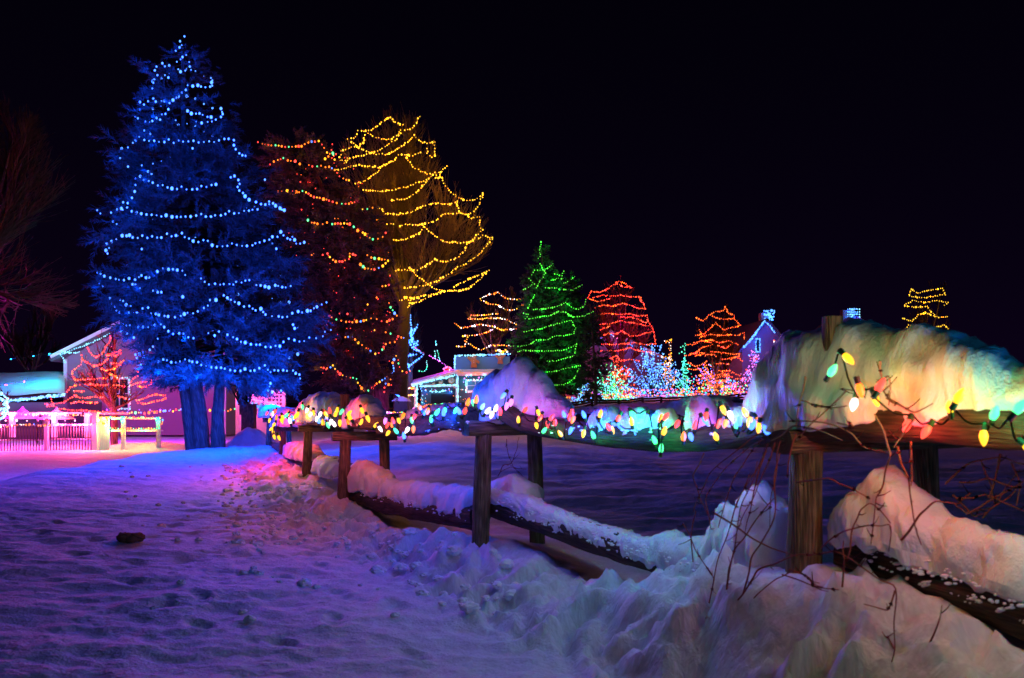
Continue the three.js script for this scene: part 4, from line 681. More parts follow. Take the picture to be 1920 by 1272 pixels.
{ // low shed with a smooth snow roof
  const d = 33, X = (x, dd) => (x - 960) / F * dd, s = thing('shed', 'long low shed with a smooth turquoise lit snow roof at the left edge', 'shed', P(40, 800, d));
  const a = P(-160, 756, d), b = P(121, 741, d), c = P(121, 699, d + 4), e = P(-160, 706, d + 4);
  mesh('wall', box(b.x - a.x, 2.4, 3.6, V((a.x + b.x) / 2, 1.1 - 1.2, -d - 2)), M.darkWall, s);
  const roof = slab([a, b, c, e], 0.08); mesh('roof', roof, M.darkWall, s);
  const pts = []; const nx = 40, ny = 14, pos = [], uv = [], idx = [];
  for (let j = 0; j <= ny; j++) for (let i = 0; i <= nx; i++) { const u = i / nx, v = j / ny, p = a.clone().lerp(b, u).lerp(e.clone().lerp(c, u), v); const ed = Math.min(1, Math.min(u, 1 - u) * 26) * Math.min(1, (0.08 + v) * 3, (1 - v) * 7); p.y += 0.03 + 0.16 * Math.pow(ed, 0.6) + 0.03 * n2(p.x * 0.8, p.z * 0.8); pos.push(p.x, p.y, p.z); uv.push(u, v); if (i < nx && j < ny) { const o = j * (nx + 1) + i; idx.push(o, o + 1, o + nx + 1, o + 1, o + nx + 2, o + nx + 1); } }
  const g = new THREE.BufferGeometry(); g.setAttribute('position', new THREE.Float32BufferAttribute(pos, 3)); g.setAttribute('uv', new THREE.Float32BufferAttribute(uv, 2)); g.setIndex(idx); g.computeVertexNormals();
  mesh('roof_snow', g, M.roofSnow, s);
  lightString('white blue lights along the eave of the low shed', [pairs('-20 757 10 752 40 748 80 744 121 739'), pairs('10 753 40 750 80 746 120 742')], (x, y) => P(x, y, d - 0.1), { colors: 'cck', gap: 3.6, r: 0.034, every: 8, I: 0.35 });
  for (const [x, y, k, I] of [[62, 668, 't', 1.5], [92, 664, 't', 2.2], [20, 674, 'k', 2]]) lamp(P(x, y, d + 0.8), k, I * 2.6, 3);  // teal and blue lamps added to light the snow roof
  lightString('few added teal lights above the shed, tinting its snow roof', [pairs('20 674 62 668 92 664 116 660')], (x, y) => P(x, y, d + 0.86), { colors: 'tk', gap: 40, r: 0.03, every: 0 });
}
{ // cyan lit bush at the very left
  const d = 27, cr = bareTree('small bush in cyan lights at the left edge before the shed', '738 -15 12; 755 -20 16; 775 -18 14', d, { trunk: [onGround(-2, d, -0.1), P(-2, 790, d), P(-2, 780, d)], r: [0.04, 0.03], forks: 6, twigs: 60, tw: 0.008, kind: 'shrub' });
  lightString('cyan lights on the small bush at the left edge', [pairs('2 738 14 748 6 758 16 765 4 772 10 780 0 786'), pairs('-4 745 6 750 14 758'), pairs('-8 770 8 766 14 772 6 778')], (x, y) => cr.skin(x, y, 1), { colors: 'c', gap: 3, r: 0.035, every: 7, I: 0.8 });
}
{ // white picket fence with its gate post
  const d = 26, X = (x) => (x - 960) / F * d, Y = (y) => EYE - (y - HY) / F * d, Z = -d;
  const f = thing('picket_fence', 'white picket fence with thin pickets in front of bright pink snow', 'fence', P(90, 830, d));
  const rl = (x0, x1, y, h = 0.07, z = 0) => mesh('rail', box(X(x1) - X(x0), h, 0.05, V((X(x0) + X(x1)) / 2, Y(y), Z + z)), M.white, f);
  rl(-120, 84, 777, 0.06, -2.2); rl(90, 178, 778, 0.06, -2.2); rl(-120, 84, 798, 0.05, -0.06); rl(92, 178, 797, 0.05, -0.06); rl(-120, 84, 826, 0.04, -0.06); rl(92, 178, 824, 0.04, -0.06);
  for (const x of [-60, 26, 93]) mesh('post', box(0.14, 0.8, 0.12, V(X(x), Y(776) - 0.42, Z - 2.29)), M.white, f);
  for (let x = -116, i = 0; x < 176; x += 5.4, i++) { if (x > 80 && x < 94) continue; const b = ground(X(x), Z) - 0.05, t = Y(797); mesh('picket', box(0.022, t - b, 0.02, V(X(x), (t + b) / 2, Z)), M.bark, f); }
  const gb = ground(X(87), Z) - 0.1; mesh('post', [box(0.11, Y(789) - gb, 0.11, V(X(87), (Y(789) + gb) / 2, Z)), tube([V(X(87), Y(789), Z), V(X(87), Y(783), Z)], [0.09, 0.005], 8)], M.white, f);
  const pb = ground(X(179), Z) - 0.1; mesh('gate_post', [box(0.16, Y(776) - pb, 0.16, V(X(179), (Y(776) + pb) / 2, Z + 0.02)), box(0.22, 0.05, 0.22, V(X(179), Y(776) + 0.026, Z + 0.02))], M.white, f);
  for (let i = 0; i < 5; i++) mesh('plank', box(0.056, Y(782) - pb, 0.03, V(X(187.2) + i * 0.061, (Y(782) + pb) / 2, Z - 0.02)), M.white, f);
  const w = thing('post_and_rail_fence', 'white post and rail fence running right from the lit gate post', 'fence', P(250, 830, d));
  mesh('rail', box(X(303) - X(206), 0.06, 0.05, V((X(206) + X(303)) / 2, Y(785), Z - 0.08)), M.white, w); mesh('rail', box(X(303) - X(206), 0.05, 0.05, V((X(206) + X(303)) / 2, Y(808), Z - 0.08)), M.white, w);
  for (const x of [231, 297]) { const b = ground(X(x), Z) - 0.1; mesh('post', box(0.11, Y(782) - b, 0.09, V(X(x), (Y(782) + b) / 2, Z)), M.white, w); }
  const on = (z) => (x, y) => P(x, y, d - z);
  lightString('multicolored lights along the top rail of the white picket fence', [pairs('-20 776 40 777 100 778 178 779')], (x, y) => P(x, y, d + 2.1), { colors: 'OYWGBww', gap: 4.5, r: 0.026, every: 2, I: 3, lit: 'w', jitter: 1.5 });
  lightString('amber lights along the lower rail of the white picket fence', [pairs('-20 800 40 797 100 797 178 795')], on(0.1), { colors: 'OYOWOBw', gap: 5, r: 0.022, every: 1, I: 3.6, lit: 'w', jitter: 2.5 });
  lightString('bright cluster of lights on the white gate post', [pairs('184 788 190 782 196 786 203 783 200 792 193 795 188 790 198 798')], on(0.2), { colors: 'YOW', gap: 4, r: 0.03, every: 2, I: 0.35, lit: 'O' });
  lightString('lights along the top of the white post and rail fence', [pairs('207 782 250 783 300 784 305 788 303 795')], on(0.05), { colors: 'YOGRB', gap: 4.5, r: 0.024, every: 5, I: 0.5 });
  lightString('lights along the bottom rail of the white post and rail fence', [pairs('207 803 250 804 298 803')], on(0.05), { colors: 'OYYOG', gap: 5, r: 0.022, every: 4, I: 0.5 });
  lightString('long string of multicolored lights below the wall of the purple house', [pairs('190 776 220 775 260 774 300 772 345 768'), pairs('375 768 400 768'), pairs('420 770 445 768')], (x, y) => P(x, y, 31), { colors: 'OYGRBOY', gap: 6, r: 0.034, every: 2, I: 1.2, lit: 'R', jitter: 2 });
  for (const [x, y, k, I, dd] of [[20, 790, 'w', 2, 29], [70, 790, 'w', 2, 29], [140, 790, 'w', 2, 29], [200, 770, 'v', 8, 32], [300, 770, 'v', 8, 32], [380, 770, 'v', 8, 32]]) lamp(P(x, y, dd), k, I, 4);  // the violet lamps are added to tint the house wall
  lightString('pink and white lights low behind the picket fence', [pairs('10 789 70 789 140 789')], (x, y) => P(x, y, 29.05), { colors: 'w', gap: 20, r: 0.03, every: 0 });
  lightString('added violet lights before the house, tinting its wall purple', [pairs('200 769 300 769 380 769')], (x, y) => P(x, y, 32.05), { colors: 'v', gap: 20, r: 0.03, every: 0 });
  for (const [x, y, lab] of [[42, 762, 'left one of two small peaked canvas tents behind the picket fence'], [106, 763, 'right one of two small peaked canvas tents behind the picket fence']]) {
    const prof = [[0.62, 0], [0.42, 0.1], [0.22, 0.2], [0.08, 0.31], [0.015, 0.4], [0.001, 0.42]].map(([a, b]) => new THREE.Vector2(a, b)), g = new THREE.LatheGeometry(prof, 8), t = thing('peaked_tent', lab, 'tent', P(x, 790, 29));
    mesh('canopy', g.translate(P(x, 0, 29).x, P(0, y, 29).y - 0.42, -29), M.white, t);
    for (const sx of [-0.5, 0.5]) mesh('leg', tube([V(P(x, 0, 29).x + sx, -0.3, -29), V(P(x, 0, 29).x + sx, P(0, y, 29).y - 0.36, -29)], 0.02, 6), M.white, t);
  }
  // the wooden collection box
  const bx = thing('wooden_box', 'wooden hive shaped box on a narrower stand right of the blue trunks', 'box', onGround(465, 21.6));
  const bd = 21.6, q = (x) => (x - 960) / F * bd, yy = (y) => EYE - (y - HY) / F * bd, gg = ground(q(465), -bd);
  mesh('cabinet', box(q(478) - q(452), yy(760) - yy(778), 0.3, V(q(465), (yy(760) + yy(778)) / 2, -bd)), M.plank, bx);
  mesh('stand', box(q(477) - q(455), yy(778) - gg + 0.1, 0.25, V(q(466), (yy(778) + gg - 0.1) / 2, -bd - 0.03)), M.plank, bx);
  mesh('slot', box(0.06, 0.018, 0.02, V(q(465), yy(771), -bd + 0.145)), M.dark, bx);
  mesh('lid', box(q(480) - q(450), 0.035, 0.36, V(q(465), yy(760) + 0.018, -bd)), M.plank, bx);
  // a lit white lattice pavilion behind, with its snowy roof
  const pd = 29, px = (x) => (x - 960) / F * pd, py = (y) => EYE - (y - HY) / F * pd, pv = thing('lattice_pavilion', 'white lattice pavilion brightly lit behind the blue cedar, blue snow on its low roof', 'pavilion', onGround(480, pd));
  const pg = ground(px(480), -pd) - 0.1;
  mesh('wall', box(px(500) - px(446), py(733) - pg, 0.06, V((px(446) + px(500)) / 2, (py(733) + pg) / 2, -pd - 0.08)), M.white, pv);
  for (let x = 446; x <= 532; x += 7) mesh('slat', box(0.05, py(731) - py(768), 0.03, V(px(x), (py(731) + py(768)) / 2, -pd)), M.white, pv);
  for (let y = 733; y <= 766; y += 7) mesh('slat', box(px(534) - px(446), 0.05, 0.03, V((px(446) + px(534)) / 2, py(y), -pd + 0.035)), M.white, pv);
  for (const x of [446, 500, 533]) mesh('post', box(0.10, py(728) - pg, 0.10, V(px(x), (py(728) + pg) / 2, -pd + 0.06)), M.white, pv);
  mesh('roof', slab([P(444, 752, pd - 2), P(512, 766, pd - 2), P(520, 757, pd - 0.4), P(452, 744, pd - 0.4)], 0.10), M.roofSnow, pv);
  lightString('white lights along the top of the lattice pavilion', [pairs('444 729 470 727 500 729 533 730')], (x, y) => P(x, y, pd - 0.5), { colors: 'w', gap: 6, r: 0.03, every: 3, I: 1.6 });
  lightString('blue lights on the low roof before the lattice pavilion', [pairs('452 752 480 757 505 762')], (x, y) => P(x, y, pd - 2.3), { colors: 'k', gap: 8, r: 0.03, every: 3, I: 1.0 });
  bareTree('black leafless bush in front of the bright lattice pavilion', '700 425 470; 730 420 520; 760 425 500', 24, { trunk: [onGround(455, 24, -0.1), P(455, 785, 24), P(455, 770, 24)], r: [0.05, 0.04], forks: 8, twigs: 130, tw: 0.012, kind: 'shrub', mat: M.dark, limbMat: M.dark });
}
{ // magenta lights added to lift the big tree on the left
  const pts = [[-30, 730], [10, 722], [45, 716]]; for (const [x, y] of pts) lamp(P(x, y, 28.4), 'p', 16, 3);
  lightString('added magenta lights under the big leafless tree at the left', [pts], (x, y) => P(x, y, 28.46), { colors: 'p', gap: 30, r: 0.025, every: 0 });
}
{ // an added magenta floodlight, out of view, that lights the big tree from below
  const d = 27, at = onGround(-110, d), t = thing('added_flood_lamp', 'magenta floodlight added beyond the left edge of the picture to light the big tree', 'floodlight', at), head = at.clone().add(V(0, 0.5, 0));
  mesh('stand', tube([at.clone().add(V(0, -0.1, 0)), head], 0.03, 8), M.dark, t);
  mesh('housing', new THREE.CylinderGeometry(0.16, 0.12, 0.16, 16).translate(head.x, head.y, head.z), M.dark, t);
  mesh('lamp_lens', new THREE.CylinderGeometry(0.14, 0.14, 0.02, 16).translate(head.x, head.y + 0.095, head.z), bulbMat('p'), t);
  const spot = new THREE.SpotLight(new THREE.Color().setRGB(...C.p[1]), 130, 0, 0.62, 0.5, 2); spot.name = 'added_flood_light';
  spot.position.copy(head).add(V(0, 0.13, 0)); spot.target.position.copy(P(-10, 330, 30)); spot.castShadow = true; spot.shadow.radius = 6; scene.add(spot, spot.target);
}
// ---------- the cookie hut ----------
{
  const d = 33, X = (x) => (x - 960) / F * d, Y = (y) => EYE - (y - HY) / F * d, h = thing('cookie_hut', 'small stall outlined in cyan lights with gingerbread figures on its roof sign', 'hut', onGround(860, d)), g0 = ground(X(860), -d) - 0.2;
  const L = X(779), Mx = X(857), R = X(956), front = -d;
  mesh('wall', [extrude([[X(783), g0], [Mx, g0], [Mx, Y(702)], [X(783), Y(722)]], 0.08, V(0, 0, front - 1.2)), box(R - Mx, Y(698) - g0, 0.08, V((Mx + R) / 2, (Y(698) + g0) / 2, front - 0.04))], M.hutWall, h);
  mesh('roof', slab([P(770, 724, d - 0.7), P(862, 698, d - 0.7), P(868, 692, d + 3), P(776, 716, d + 3)], 0.12), M.darkWall, h);
  mesh('roof_snow', slab([P(770, 720, d - 0.72), P(862, 694, d - 0.72), P(868, 688, d + 3), P(776, 712, d + 3)], 0.09), M.roofSnow, h);
  mesh('roof_snow', slab([P(856, 699, d - 0.8), P(958, 698, d - 0.8), P(958, 692, d + 0.1), P(856, 693, d + 0.1)], 0.12), M.roofSnow, h);
  mesh('sign_board', box(R - X(853), Y(668) - Y(693), 0.06, V((X(853) + R) / 2, (Y(668) + Y(693)) / 2, front - 0.3)), M.blueBoard, h);
  for (const x of [781, 858]) mesh('post', box(0.12, Y(x < 800 ? 722 : 702) - g0, 0.12, V(X(x), (Y(x < 800 ? 722 : 702) + g0) / 2, front + 0.3)), M.white, h);
  mesh('beam', box(X(858) - X(781), 0.10, 0.10, V((X(781) + X(858)) / 2, Y(724), front + 0.3)), M.white, h);
  mesh('opening', box(X(848) - X(803), Y(739) - Y(757), 0.05, V((X(803) + X(848)) / 2, (Y(739) + Y(757)) / 2, front - 1.15)), M.dark, h);
  mesh('counter', box(X(852) - X(799), 0.06, 0.4, V((X(799) + X(852)) / 2, Y(759), front - 0.95)), M.plank, h);
  const win = mesh('window', box(X(907) - X(876), Y(715) - Y(732), 0.03, V((X(876) + X(907)) / 2, (Y(715) + Y(732)) / 2, front + 0.015)), M.blueBoard, h);
  for (const [w2, hh, x, y] of [[0.05, 0.42, 876, 723.5], [0.05, 0.42, 907, 723.5], [0.6, 0.05, 891.5, 714], [0.6, 0.05, 891.5, 733], [0.03, 0.34, 891.5, 723.5], [0.6, 0.03, 891.5, 723.5]]) { const f = mesh('frame', box(w2, hh, 0.05, V(X(x), Y(y), front + 0.04)), M.white, h); h.remove(f); win.add(f); f.position.set(0, 0, 0); }
  const flat = (z) => (x, y) => P(x, y, d - z);
  lightString('cyan lights edging the roof sign of the cookie hut', [pairs('853 692 853 667 900 666 957 664')], flat(0.05), { colors: 'cck', gap: 3, r: 0.034, every: 8, I: 0.12 });
  lightString('cyan lights outlining the sloping roof, beam and posts of the cookie hut', [pairs('774 723 800 716 830 709 858 703 880 703 908 700'), pairs('788 725 820 723 858 722'), pairs('782 724 781 745 780 770'), pairs('858 704 858 735 858 768')], flat(0.75), { colors: 'c', gap: 3, r: 0.036, every: 9, I: 0.16 });
  lightString('cyan lights round the window of the cookie hut', [pairs('874 713 907 712 908 731 890 735 874 735 874 713')], flat(0.12), { colors: 'cw', gap: 3.2, r: 0.03, every: 8, I: 0.15 });
  lightString('row of white lights over the serving hatch of the cookie hut', [pairs('806 734 820 735 835 733')], (x, y) => P(x, y, d + 1.0), { colors: 'c', gap: 2.5, r: 0.03, every: 6, I: 0.15 });
  const dots = []; for (let i = 0; i < 90; i++) dots.push([[rr(788, 852), rr(727, 765)]]);
  lightString('net of tiny colored lights on the front wall of the cookie hut', dots.filter(([[x, y]]) => !(x > 801 && x < 850 && y > 736 && y < 760)), (x, y) => P(x, y, d + 1.1), { colors: 'ccpOk', r: 0.018, every: 12, I: 0.15, wire: false });
  const dots2 = []; for (let i = 0; i < 60; i++) dots2.push([[rr(862, 912), rr(704, 760)]]);
  lightString('net of tiny colored lights round the window of the cookie hut', dots2.filter(([[x, y]]) => !(x > 873 && y > 711 && y < 737)), (x, y) => P(x, y, d - 0.06), { colors: 'cckpO', r: 0.018, every: 12, I: 0.15, wire: false });
  lightString('amber and green lights along the counter of the cookie hut', [pairs('790 764 800 760 830 759 850 757')], (x, y) => P(x, y, d - 0.9), { colors: 'OYGR', gap: 4, r: 0.035, every: 3, I: 0.4, lit: 'RO' });
  // gingerbread figures
  const man = (k, wave) => { // outline of a waving gingerbread figure, k metres tall
    const q = [[-0.20, 0], [-0.04, 0], [0, 0.10], [0.04, 0], [0.20, 0], [0.22, 0.06], [0.17, 0.30], [0.17, 0.42], [0.34, wave ? 0.30 : 0.62], [0.42, wave ? 0.36 : 0.70], [0.38, wave ? 0.46 : 0.76], [0.16, 0.60]];
    const head = []; for (let a = -0.9; a <= Math.PI + 0.9; a += 0.25) head.push([0.19 * Math.cos(a), 0.80 + 0.20 * Math.sin(a)]);
    return [...q, ...head, [-0.16, 0.60], [-0.38, 0.80], [-0.46, 0.74], [-0.42, 0.62], [-0.17, 0.42], [-0.17, 0.30], [-0.22, 0.06]].map(([x, y]) => [x * k, y * k]);
  };
  for (const [x, yb, kk, lab, z, wv] of [[888, 689, 0.52, 'waving gingerbread figure on the left of the hut roof sign', 0.0, true], [938, 682, 0.46, 'gingerbread figure on the right of the hut roof sign, lit from above', 0.0, false]]) {
    const at = P(x, yb, d), t = thing('gingerbread_figure', lab, 'gingerbread figure', at), f = front - 0.2;
    mesh('body', extrude(man(kk, wv), 0.04, V(at.x, at.y, f), 0, 0.01), M.ginger, t);
    for (const s of [-1, 1]) mesh('eye', new THREE.SphereGeometry(0.016, 8, 6).translate(at.x + s * 0.036, at.y + kk * 0.86, f + 0.03), M.icing, t);
    mesh('mouth', new THREE.TorusGeometry(0.038, 0.007, 5, 12, Math.PI).rotateZ(Math.PI).translate(at.x, at.y + kk * 0.78, f + 0.032), M.icing, t);
    for (const b of [0.5, 0.38]) mesh('button', new THREE.SphereGeometry(0.014, 8, 6).translate(at.x, at.y + kk * b, f + 0.032), M.icing, t);
  }
  lamp(P(945, 655, d - 0.6), 'Y', 1.4, 2); lightString('amber cluster of bulbs above the right gingerbread figure', [pairs('930 658 936 657 942 661 948 657 951 660')], (x, y) => P(x, y, d - 0.4), { colors: 'YW', gap: 3, r: 0.04, every: 0 });
  lamp(P(892, 700, d - 1.2), 'o', 0.9, 2);
  for (const [x, y, r2, lab] of [[813, 718.5, 0.055, 'smallest round cookie under the hut eave'], [826.5, 716, 0.09, 'middle sized round cookie under the hut eave'], [846.5, 713.5, 0.13, 'largest round cookie under the hut eave']]) {
    const at = P(x, y, d - 0.45), t = thing('round_cookie', lab, 'cookie', at);
    mesh('disc', indexed(new THREE.CylinderGeometry(r2, r2, 0.04, 24)).rotateX(Math.PI / 2).translate(at.x, at.y, at.z), M.candy, t);
    mesh('icing_ring', new THREE.TorusGeometry(r2 * 0.55, r2 * 0.13, 6, 20).translate(at.x, at.y, at.z + 0.022), M.icing, t);
  }
  // post with lights, kiosk with blue snow
  const sp = thing('sign_post', 'wooden cross armed post wrapped in amber lights left of the cookie hut', 'post', onGround(763, d - 1)), gp = ground(P(763, 0, d - 1).x, -d + 1);
  mesh('pole', box(0.07, P(0, 719, d - 1).y - gp + 0.1, 0.07, V(P(763, 0, d - 1).x, (P(0, 719, d - 1).y + gp - 0.1) / 2, -d + 1)), M.plank, sp);
  for (const y of [727, 741]) mesh('arm', box(0.42, 0.05, 0.05, P(763, y, d - 1.06)), M.plank, sp);
  lightString('amber lights on the cross armed post left of the cookie hut', [pairs('763 719 763 735 764 752'), pairs('752 728 775 728'), pairs('764 741 778 741')], (x, y) => P(x, y, d - 1.2), { colors: 'OWY', gap: 2.6, r: 0.032, every: 7, I: 0.7 });
  const kd = 29, ks = thing('small_kiosk', 'small dark kiosk with blue snow roof left of the cookie hut', 'kiosk', onGround(753, kd)), kg = ground(P(753, 0, kd).x, -kd) - 0.1;
  mesh('wall', box(0.44, P(0, 753, kd).y - kg, 0.4, V(P(753, 0, kd).x, (P(0, 753, kd).y + kg) / 2, -kd)), M.darkWall, ks);
  const rp = P(753, 753, kd); mesh('roof', extrude([[-0.30, 0], [0.30, 0], [0.22, 0.09], [0, 0.17], [-0.22, 0.09]], 0.56, V(rp.x, rp.y + 0.002, rp.z)), M.roofSnow, ks);
  lightString('amber and white lights on the low rail below the kiosk', [pairs('708 771 725 774 750 775 768 772 776 768')], (x, y) => P(x, y, 26), { colors: 'OYWGp', gap: 4, r: 0.034, every: 1, I: 0.35, lit: 'p' });
  lamp(P(745, 742, kd - 0.8), 'k', 1.6, 2); lightString('blue lights hung above the kiosk roof', [pairs('742 741 748 743')], (x, y) => P(x, y, kd - 0.75), { colors: 'k', gap: 4, r: 0.03, every: 0 });
  // outline figures in lights behind the hut
  lightString('thin star outline of white lights on a pole behind the cookie hut', [pairs('817 640 817 648'), pairs('815 659 816 672'), pairs('820 658 822 666 824 676'), pairs('800 677 801 685 799 693 793 697 786 696')], (x, y) => P(x, y, 44), { colors: 'ct', gap: 3, r: 0.03, every: 7, I: 0.5 });
  lightString('violet line of lights sloping down to the cookie hut roof', [pairs('805 667 820 675 835 685 846 692'), pairs('772 648 785 656 795 664')], (x, y) => P(x, y, 36), { colors: 'p', gap: 3, r: 0.018, every: 7, I: 0.8 });
  lightString('small red and white cluster at the left end of the hut sign', [pairs('832 692 838 688 845 691 840 695 834 696')], (x, y) => P(x, y, 34), { colors: 'RWp', gap: 2.6, r: 0.035, every: 4, I: 0.6 });
}
// ---------- the right background: fence, lit bushes, two houses ----------
const multi = 'OORRYBGp';
{
  const f = thing('split_rail_fence', 'distant dark split rail fence zigzagging across the snow before the lit bushes', 'fence', onGround(1150, 50)), top = [[1060, 757, 44], [1110, 751, 47], [1160, 752, 48], [1205, 748, 48], [1240, 747, 49], [1300, 745, 49.5], [1345, 744, 51], [1385, 741, 51], [1425, 736, 51.5], [1490, 732, 52], [1600, 728, 54]];
  const pts = [[690, 768, 40], [760, 766, 41], [840, 764, 42], [920, 762, 42], [1000, 760, 43], ...top].map(([x, y, d]) => [P(x, y, d), x, d]);
  pts.forEach(([p], i) => {
    const g = ground(p.x, p.z); mesh('post', tube([V(p.x, g - 0.2, p.z), V(p.x, p.y + 0.08, p.z)], [0.08, 0.07], 7, { rough: 0.1, seg: 4 }), M.log, f);
    if (i) { const q = pts[i - 1][0], g0 = ground(q.x, q.z); for (const k of [0.98, 0.62, 0.26]) { const sag = k < 0.3 ? 0.06 : 0; mesh('rail', tube([V(q.x, lerp(g0, q.y, k), q.z + 0.06), V((p.x + q.x) / 2, (lerp(g0, q.y, k) + lerp(g, p.y, k)) / 2 - sag, (p.z + q.z) / 2 + 0.1), V(p.x, lerp(g, p.y, k) + 0.05, p.z + 0.06)], 0.055, 7, { rough: 0.12, seg: 5 }), M.log, f); } }
  });
  lightString('rows of multicolored lights strung along behind the distant split rail fence', [pairs('1050 738 1090 735 1130 740 1180 738 1240 736 1300 735 1360 731 1420 727'), pairs('1040 748 1100 744 1160 745 1220 741 1290 741 1340 739 1420 733'), pairs('1180 731 1240 731 1300 729 1370 725 1440 721'), pairs('1060 730 1100 742 1120 733')], (x, y) => P(x, y, 54), { colors: multi, gap: 4, r: 0.045, every: 16, I: 1.0, jitter: 1.8 });
}
function litBush(label, slabel, cx, half, yTop, yBase, d, n, colors, I, r = 0.045, shape = 1, gap = 0.26) {
  const b = onGround(cx, d), t = thing('lit_shrub', label, 'shrub', b), top = EYE - (yTop - HY) / F * d, low = Math.min(b.y, EYE - (yBase - HY) / F * d), hw = half / F * d, lines = [], stems = [];
  for (let i = 0; i < n; i++) {
    const a = rr(0, 6.28), q = Math.sqrt(rnd()), ex = Math.cos(a) * q, ez = Math.sin(a) * q * 0.8, hy = low + (top - low) * Math.pow(Math.max(0.05, 1 - q * q), shape) * rr(0.55, 1.0) + 0.15;
    const s = b.clone().add(V(ex * 0.15, -0.1, ez * 0.15)), e = V(b.x + ex * hw, hy, b.z + ez * hw), m = s.clone().lerp(e, 0.5).add(V(-ex * hw * 0.12, (hy - low) * 0.16, 0));
    const c = new THREE.QuadraticBezierCurve3(s, m, e); stems.push(tube(c.getPoints(5), [0.03, 0.01], 3, { caps: false }));
    const L = c.getLength(), pts = []; for (let u = 0.3; u <= 1; u += gap / L) pts.push(c.getPoint(u).add(V(rr(-0.05, 0.05), rr(-0.05, 0.05), rr(-0.05, 0.05))));
    if (pts.length) lines.push(pts);
    const e2 = e.clone().add(V(rr(-0.6, 0.6), rr(-0.5, 0.15), rr(-0.3, 0.6))), side = []; for (let u = 0; u <= 1; u += gap / 0.7) side.push(e.clone().lerp(e2, u).add(V(0, -0.1 * Math.sin(u * 3), 0))); lines.push(side);
  }
  mesh('branches', stems, M.twig, t, 'stuff');
  const map = new Map(); let id = 0; const keyed = lines.map((l) => l.map((p) => { map.set(id, p); return [id++, 0]; }));
  lightString(slabel, keyed, (x) => map.get(Math.round(x)) ?? V(0, -5, -d), { colors, gap: 1e9, r, every: Math.round(id / 12), I: I * 0.4, tiny: true, jitter: 0, wire: false });
}
litBush('broad bush blazing with white and blue lights in the distance', 'white and blue lights covering the broad distant bush', 1222, 74, 640, 738, 60, 90, 'kkbbc', 3.2, 0.05);
litBush('low bush covered in sea green lights beside the black evergreen', 'sea green lights covering the low distant bush', 1140, 44, 684, 742, 56, 60, 'ttcg', 2.4, 0.05);
litBush('tiny bush with pale blue lights left of the sea green one', 'pale blue lights on the tiny distant bush', 1092, 20, 712, 740, 52, 22, 'kc', 1.2);
litBush('low red bush peeping over the sea green bush', 'red and orange lights on the low bush over the sea green one', 1160, 34, 664, 735, 64, 40, 'ror', 2.4);
litBush('wide low shrub with mixed colored lights below the orange red tree', 'mixed colored lights on the wide low shrub', 1335, 62, 668, 738, 58, 80, 'OORRBGpk', 2.2);
litBush('shrub with pink and violet lights against the gabled house', 'pink and violet lights on the shrub against the gabled house', 1420, 42, 655, 738, 60, 75, 'pppkvR', 0.5);
litBush('narrow conical shrub in green lights beside the round crowned tree', 'green lights on the narrow conical shrub', 1283, 10, 642, 700, 62, 26, 't', 1.0, 0.05, 1.6);
litBush('small ball shaped treetop of yellow and white lights above the blue bush', 'yellow and white lights on the ball shaped treetop', 1255, 14, 630, 690, 66, 20, 'YWO', 1.0, 0.05, 0.6);
litBush('tall shrub in red and white lights hiding the right wall of the gabled house', 'red and white lights on the tall shrub by the gabled house', 1462, 26, 622, 735, 62, 50, 'rrwrW', 0.6, 0.05, 0.7);
litBush('golden spark of a small shrub glimpsed through the green evergreen', 'golden lights on the small shrub by the green evergreen', 995, 12, 664, 720, 38, 16, 'YO', 0.5, 0.03, 0.8);
function farHouse(label, x0, x1, xr, yr, ye, yb, d, chim, cover = M.roofSnow) {
  const X = (x) => (x - 960) / F * d, Y = (y) => EYE - (y - HY) / F * d, h = thing('gabled_house', label, 'house', onGround((x0 + x1) / 2, d)), L = X(x0), R = X(x1), mid = X(xr), e = Y(ye), rg = Y(yr), b = Y(yb), dep = 8;
  mesh('wall', extrude([[L, b], [R, b], [R, e], [mid, rg], [L, e]], dep, V(0, 0, -d - dep / 2)), M.siding, h);
  for (const s of [-1, 1]) { const ex = s < 0 ? L - 0.4 : R + 0.4, a = V(ex, e - 0.2, -d + 0.5), p = V(mid, rg + 0.15, -d + 0.5), q = V(mid, rg + 0.15, -d - dep), w = V(ex, e - 0.2, -d - dep); mesh('roof', slab(s < 0 ? [a, p, q, w] : [p, a, w, q], 0.15), cover, h); }
  if (chim) mesh('chimney', box(X(chim[1]) - X(chim[0]), Y(chim[2]) - Y(chim[3]), 0.7, V((X(chim[0]) + X(chim[1])) / 2, (Y(chim[2]) + Y(chim[3])) / 2, -d - 1.4)), M.brick, h);
  return { h, X, Y };
}
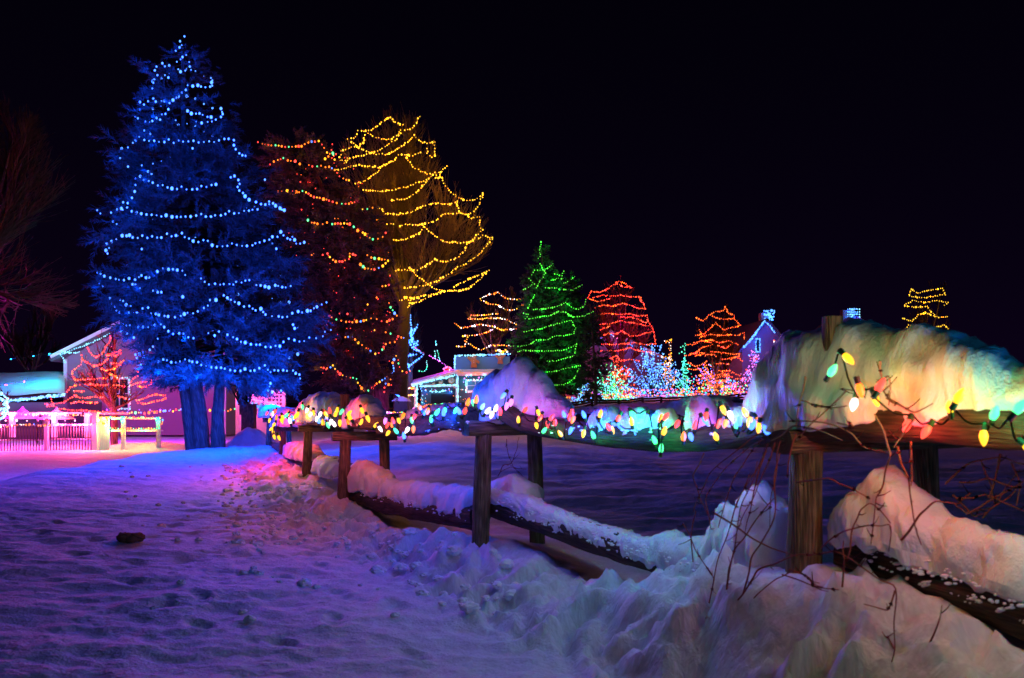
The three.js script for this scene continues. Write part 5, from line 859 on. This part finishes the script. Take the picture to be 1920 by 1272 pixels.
{
  const d = 66, { h, X, Y } = farHouse('distant gabled house outlined in blue lights beside the pink shrub', 1392, 1480, 1436, 601, 655, 740, d, [1435, 1450, 584, 610], M.darkWall);
  for (const [x, y0, y1, w] of [[1421, 637, 659, 6], [1423, 680, 702, 7]]) { const win = mesh('window', box(w / F * d, Y(y0) - Y(y1), 0.06, P(x, (y0 + y1) / 2, d - 0.02)), M.glass, h); const fr = mesh('frame', [box(w / F * d + 0.16, 0.08, 0.05, P(x, y0 - 1, d - 0.05)), box(w / F * d + 0.16, 0.08, 0.05, P(x, y1 + 1, d - 0.05))], M.white, h); h.remove(fr); win.add(fr); fr.position.set(0, 0, 0); }
  lightString('blue lights along the gable of the distant house', [pairs('1394 652 1415 627 1434 602'), pairs('1434 602 1445 613 1453 624'), pairs('1432 604 1415 629 1396 652')], (x, y) => P(x, y, d - 0.7), { colors: 'kb', gap: 2.6, r: 0.055, every: 8, I: 0.8 });
  lightString('blue lights wrapped round the chimney of the distant house', [pairs('1433 583 1452 583 1451 588 1434 590 1451 594 1434 598 1450 600 1440 585 1445 592')], (x, y) => P(x, y, d + 0.9), { colors: 'k', gap: 3, r: 0.06, every: 8, I: 0.5 });
  lightString('blue lights round the windows of the distant house', [pairs('1418 636 1425 636 1425 660 1418 660 1418 636'), pairs('1419 679 1428 679 1428 703')], (x, y) => P(x, y, d - 0.2), { colors: 'k', gap: 3, r: 0.05, every: 9, I: 0.3 });
  for (const [x, y] of [[1412, 680], [1432, 700], [1405, 715]]) lamp(P(x, y, d - 2.5), 'v', 1.2, 3);  // violet fill added before the wall, no bulbs belong to it
}
{
  const d = 72, { X, Y } = farHouse('distant house with blue snow roof and lit chimney peeping over the huge snow cap', 1545, 1700, 1602, 597, 650, 740, d, [1590, 1613, 579, 600]);
  lightString('rings of blue lights round the chimney above the huge snow cap', [pairs('1590 580 1612 580'), pairs('1590 585 1612 585'), pairs('1590 590 1612 590'), pairs('1590 595 1612 595')], (x, y) => P(x, y, d + 0.9), { colors: 'kc', gap: 3.2, r: 0.06, every: 6, I: 0.4 });
  lamp(P(1606, 588, d - 0.6), 'b', 2.5, 2);
}
{ // roof line of a house hidden behind the red banded tree
  const d = 74; farHouse('barely visible distant house behind the red banded tree, its roof edge in pale lights', 1090, 1240, 1143, 622, 668, 740, d);
  lightString('pale blue lights along a roof edge behind the red banded tree', [Z6('910 555 940 540'), Z6('940 540 1000 575'), Z6('1000 575 1060 605 1120 630 1180 655')], (x, y) => P(x, y, d - 0.7), { colors: 'kw', gap: 2.4, r: 0.05, every: 12, I: 1.2 });
}
lightString('short row of yellow lights at the far right edge above the rail', [pairs('1905 692 1930 694')], (x, y) => P(x, y, 60), { colors: 'yw', gap: 3, r: 0.05, every: 4, I: 0.8 });

{ // added unseen tree in cool lights behind the viewer, fill for near snow tops
  const at = V(5.5, 0, 6), t = thing('bare_tree', 'bare tree in cool lights added unseen behind the viewer as fill light', 'bare tree', at), fork = at.clone().setY(1.8), gs = [], bs = [];
  mesh('trunk', tube([at.clone().setY(-0.2), at.clone().setY(0.9).add(V(0.03, 0, 0)), fork], [0.16, 0.1], 10, { seg: 8, rough: 0.08 }), M.bark, t);
  const s = thing('light_string', 'cool fill lights on the added bare tree behind the viewer', 'string lights', at);
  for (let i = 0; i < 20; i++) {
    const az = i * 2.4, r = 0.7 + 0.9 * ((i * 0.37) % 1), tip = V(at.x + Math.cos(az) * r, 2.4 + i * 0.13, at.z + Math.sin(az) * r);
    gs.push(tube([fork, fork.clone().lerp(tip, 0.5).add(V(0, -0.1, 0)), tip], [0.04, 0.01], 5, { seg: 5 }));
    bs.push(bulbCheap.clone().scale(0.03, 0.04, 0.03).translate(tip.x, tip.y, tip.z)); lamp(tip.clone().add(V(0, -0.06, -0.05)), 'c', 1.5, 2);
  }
  mesh('limbs', gs, M.bark, t, 'stuff'); mesh('bulbs', bs, bulbMat('c'), s, 'stuff');
}
scene.traverse((o) => { if (o.isMesh) o.castShadow = o.receiveShadow = true; });
renderer.render(scene, camera);
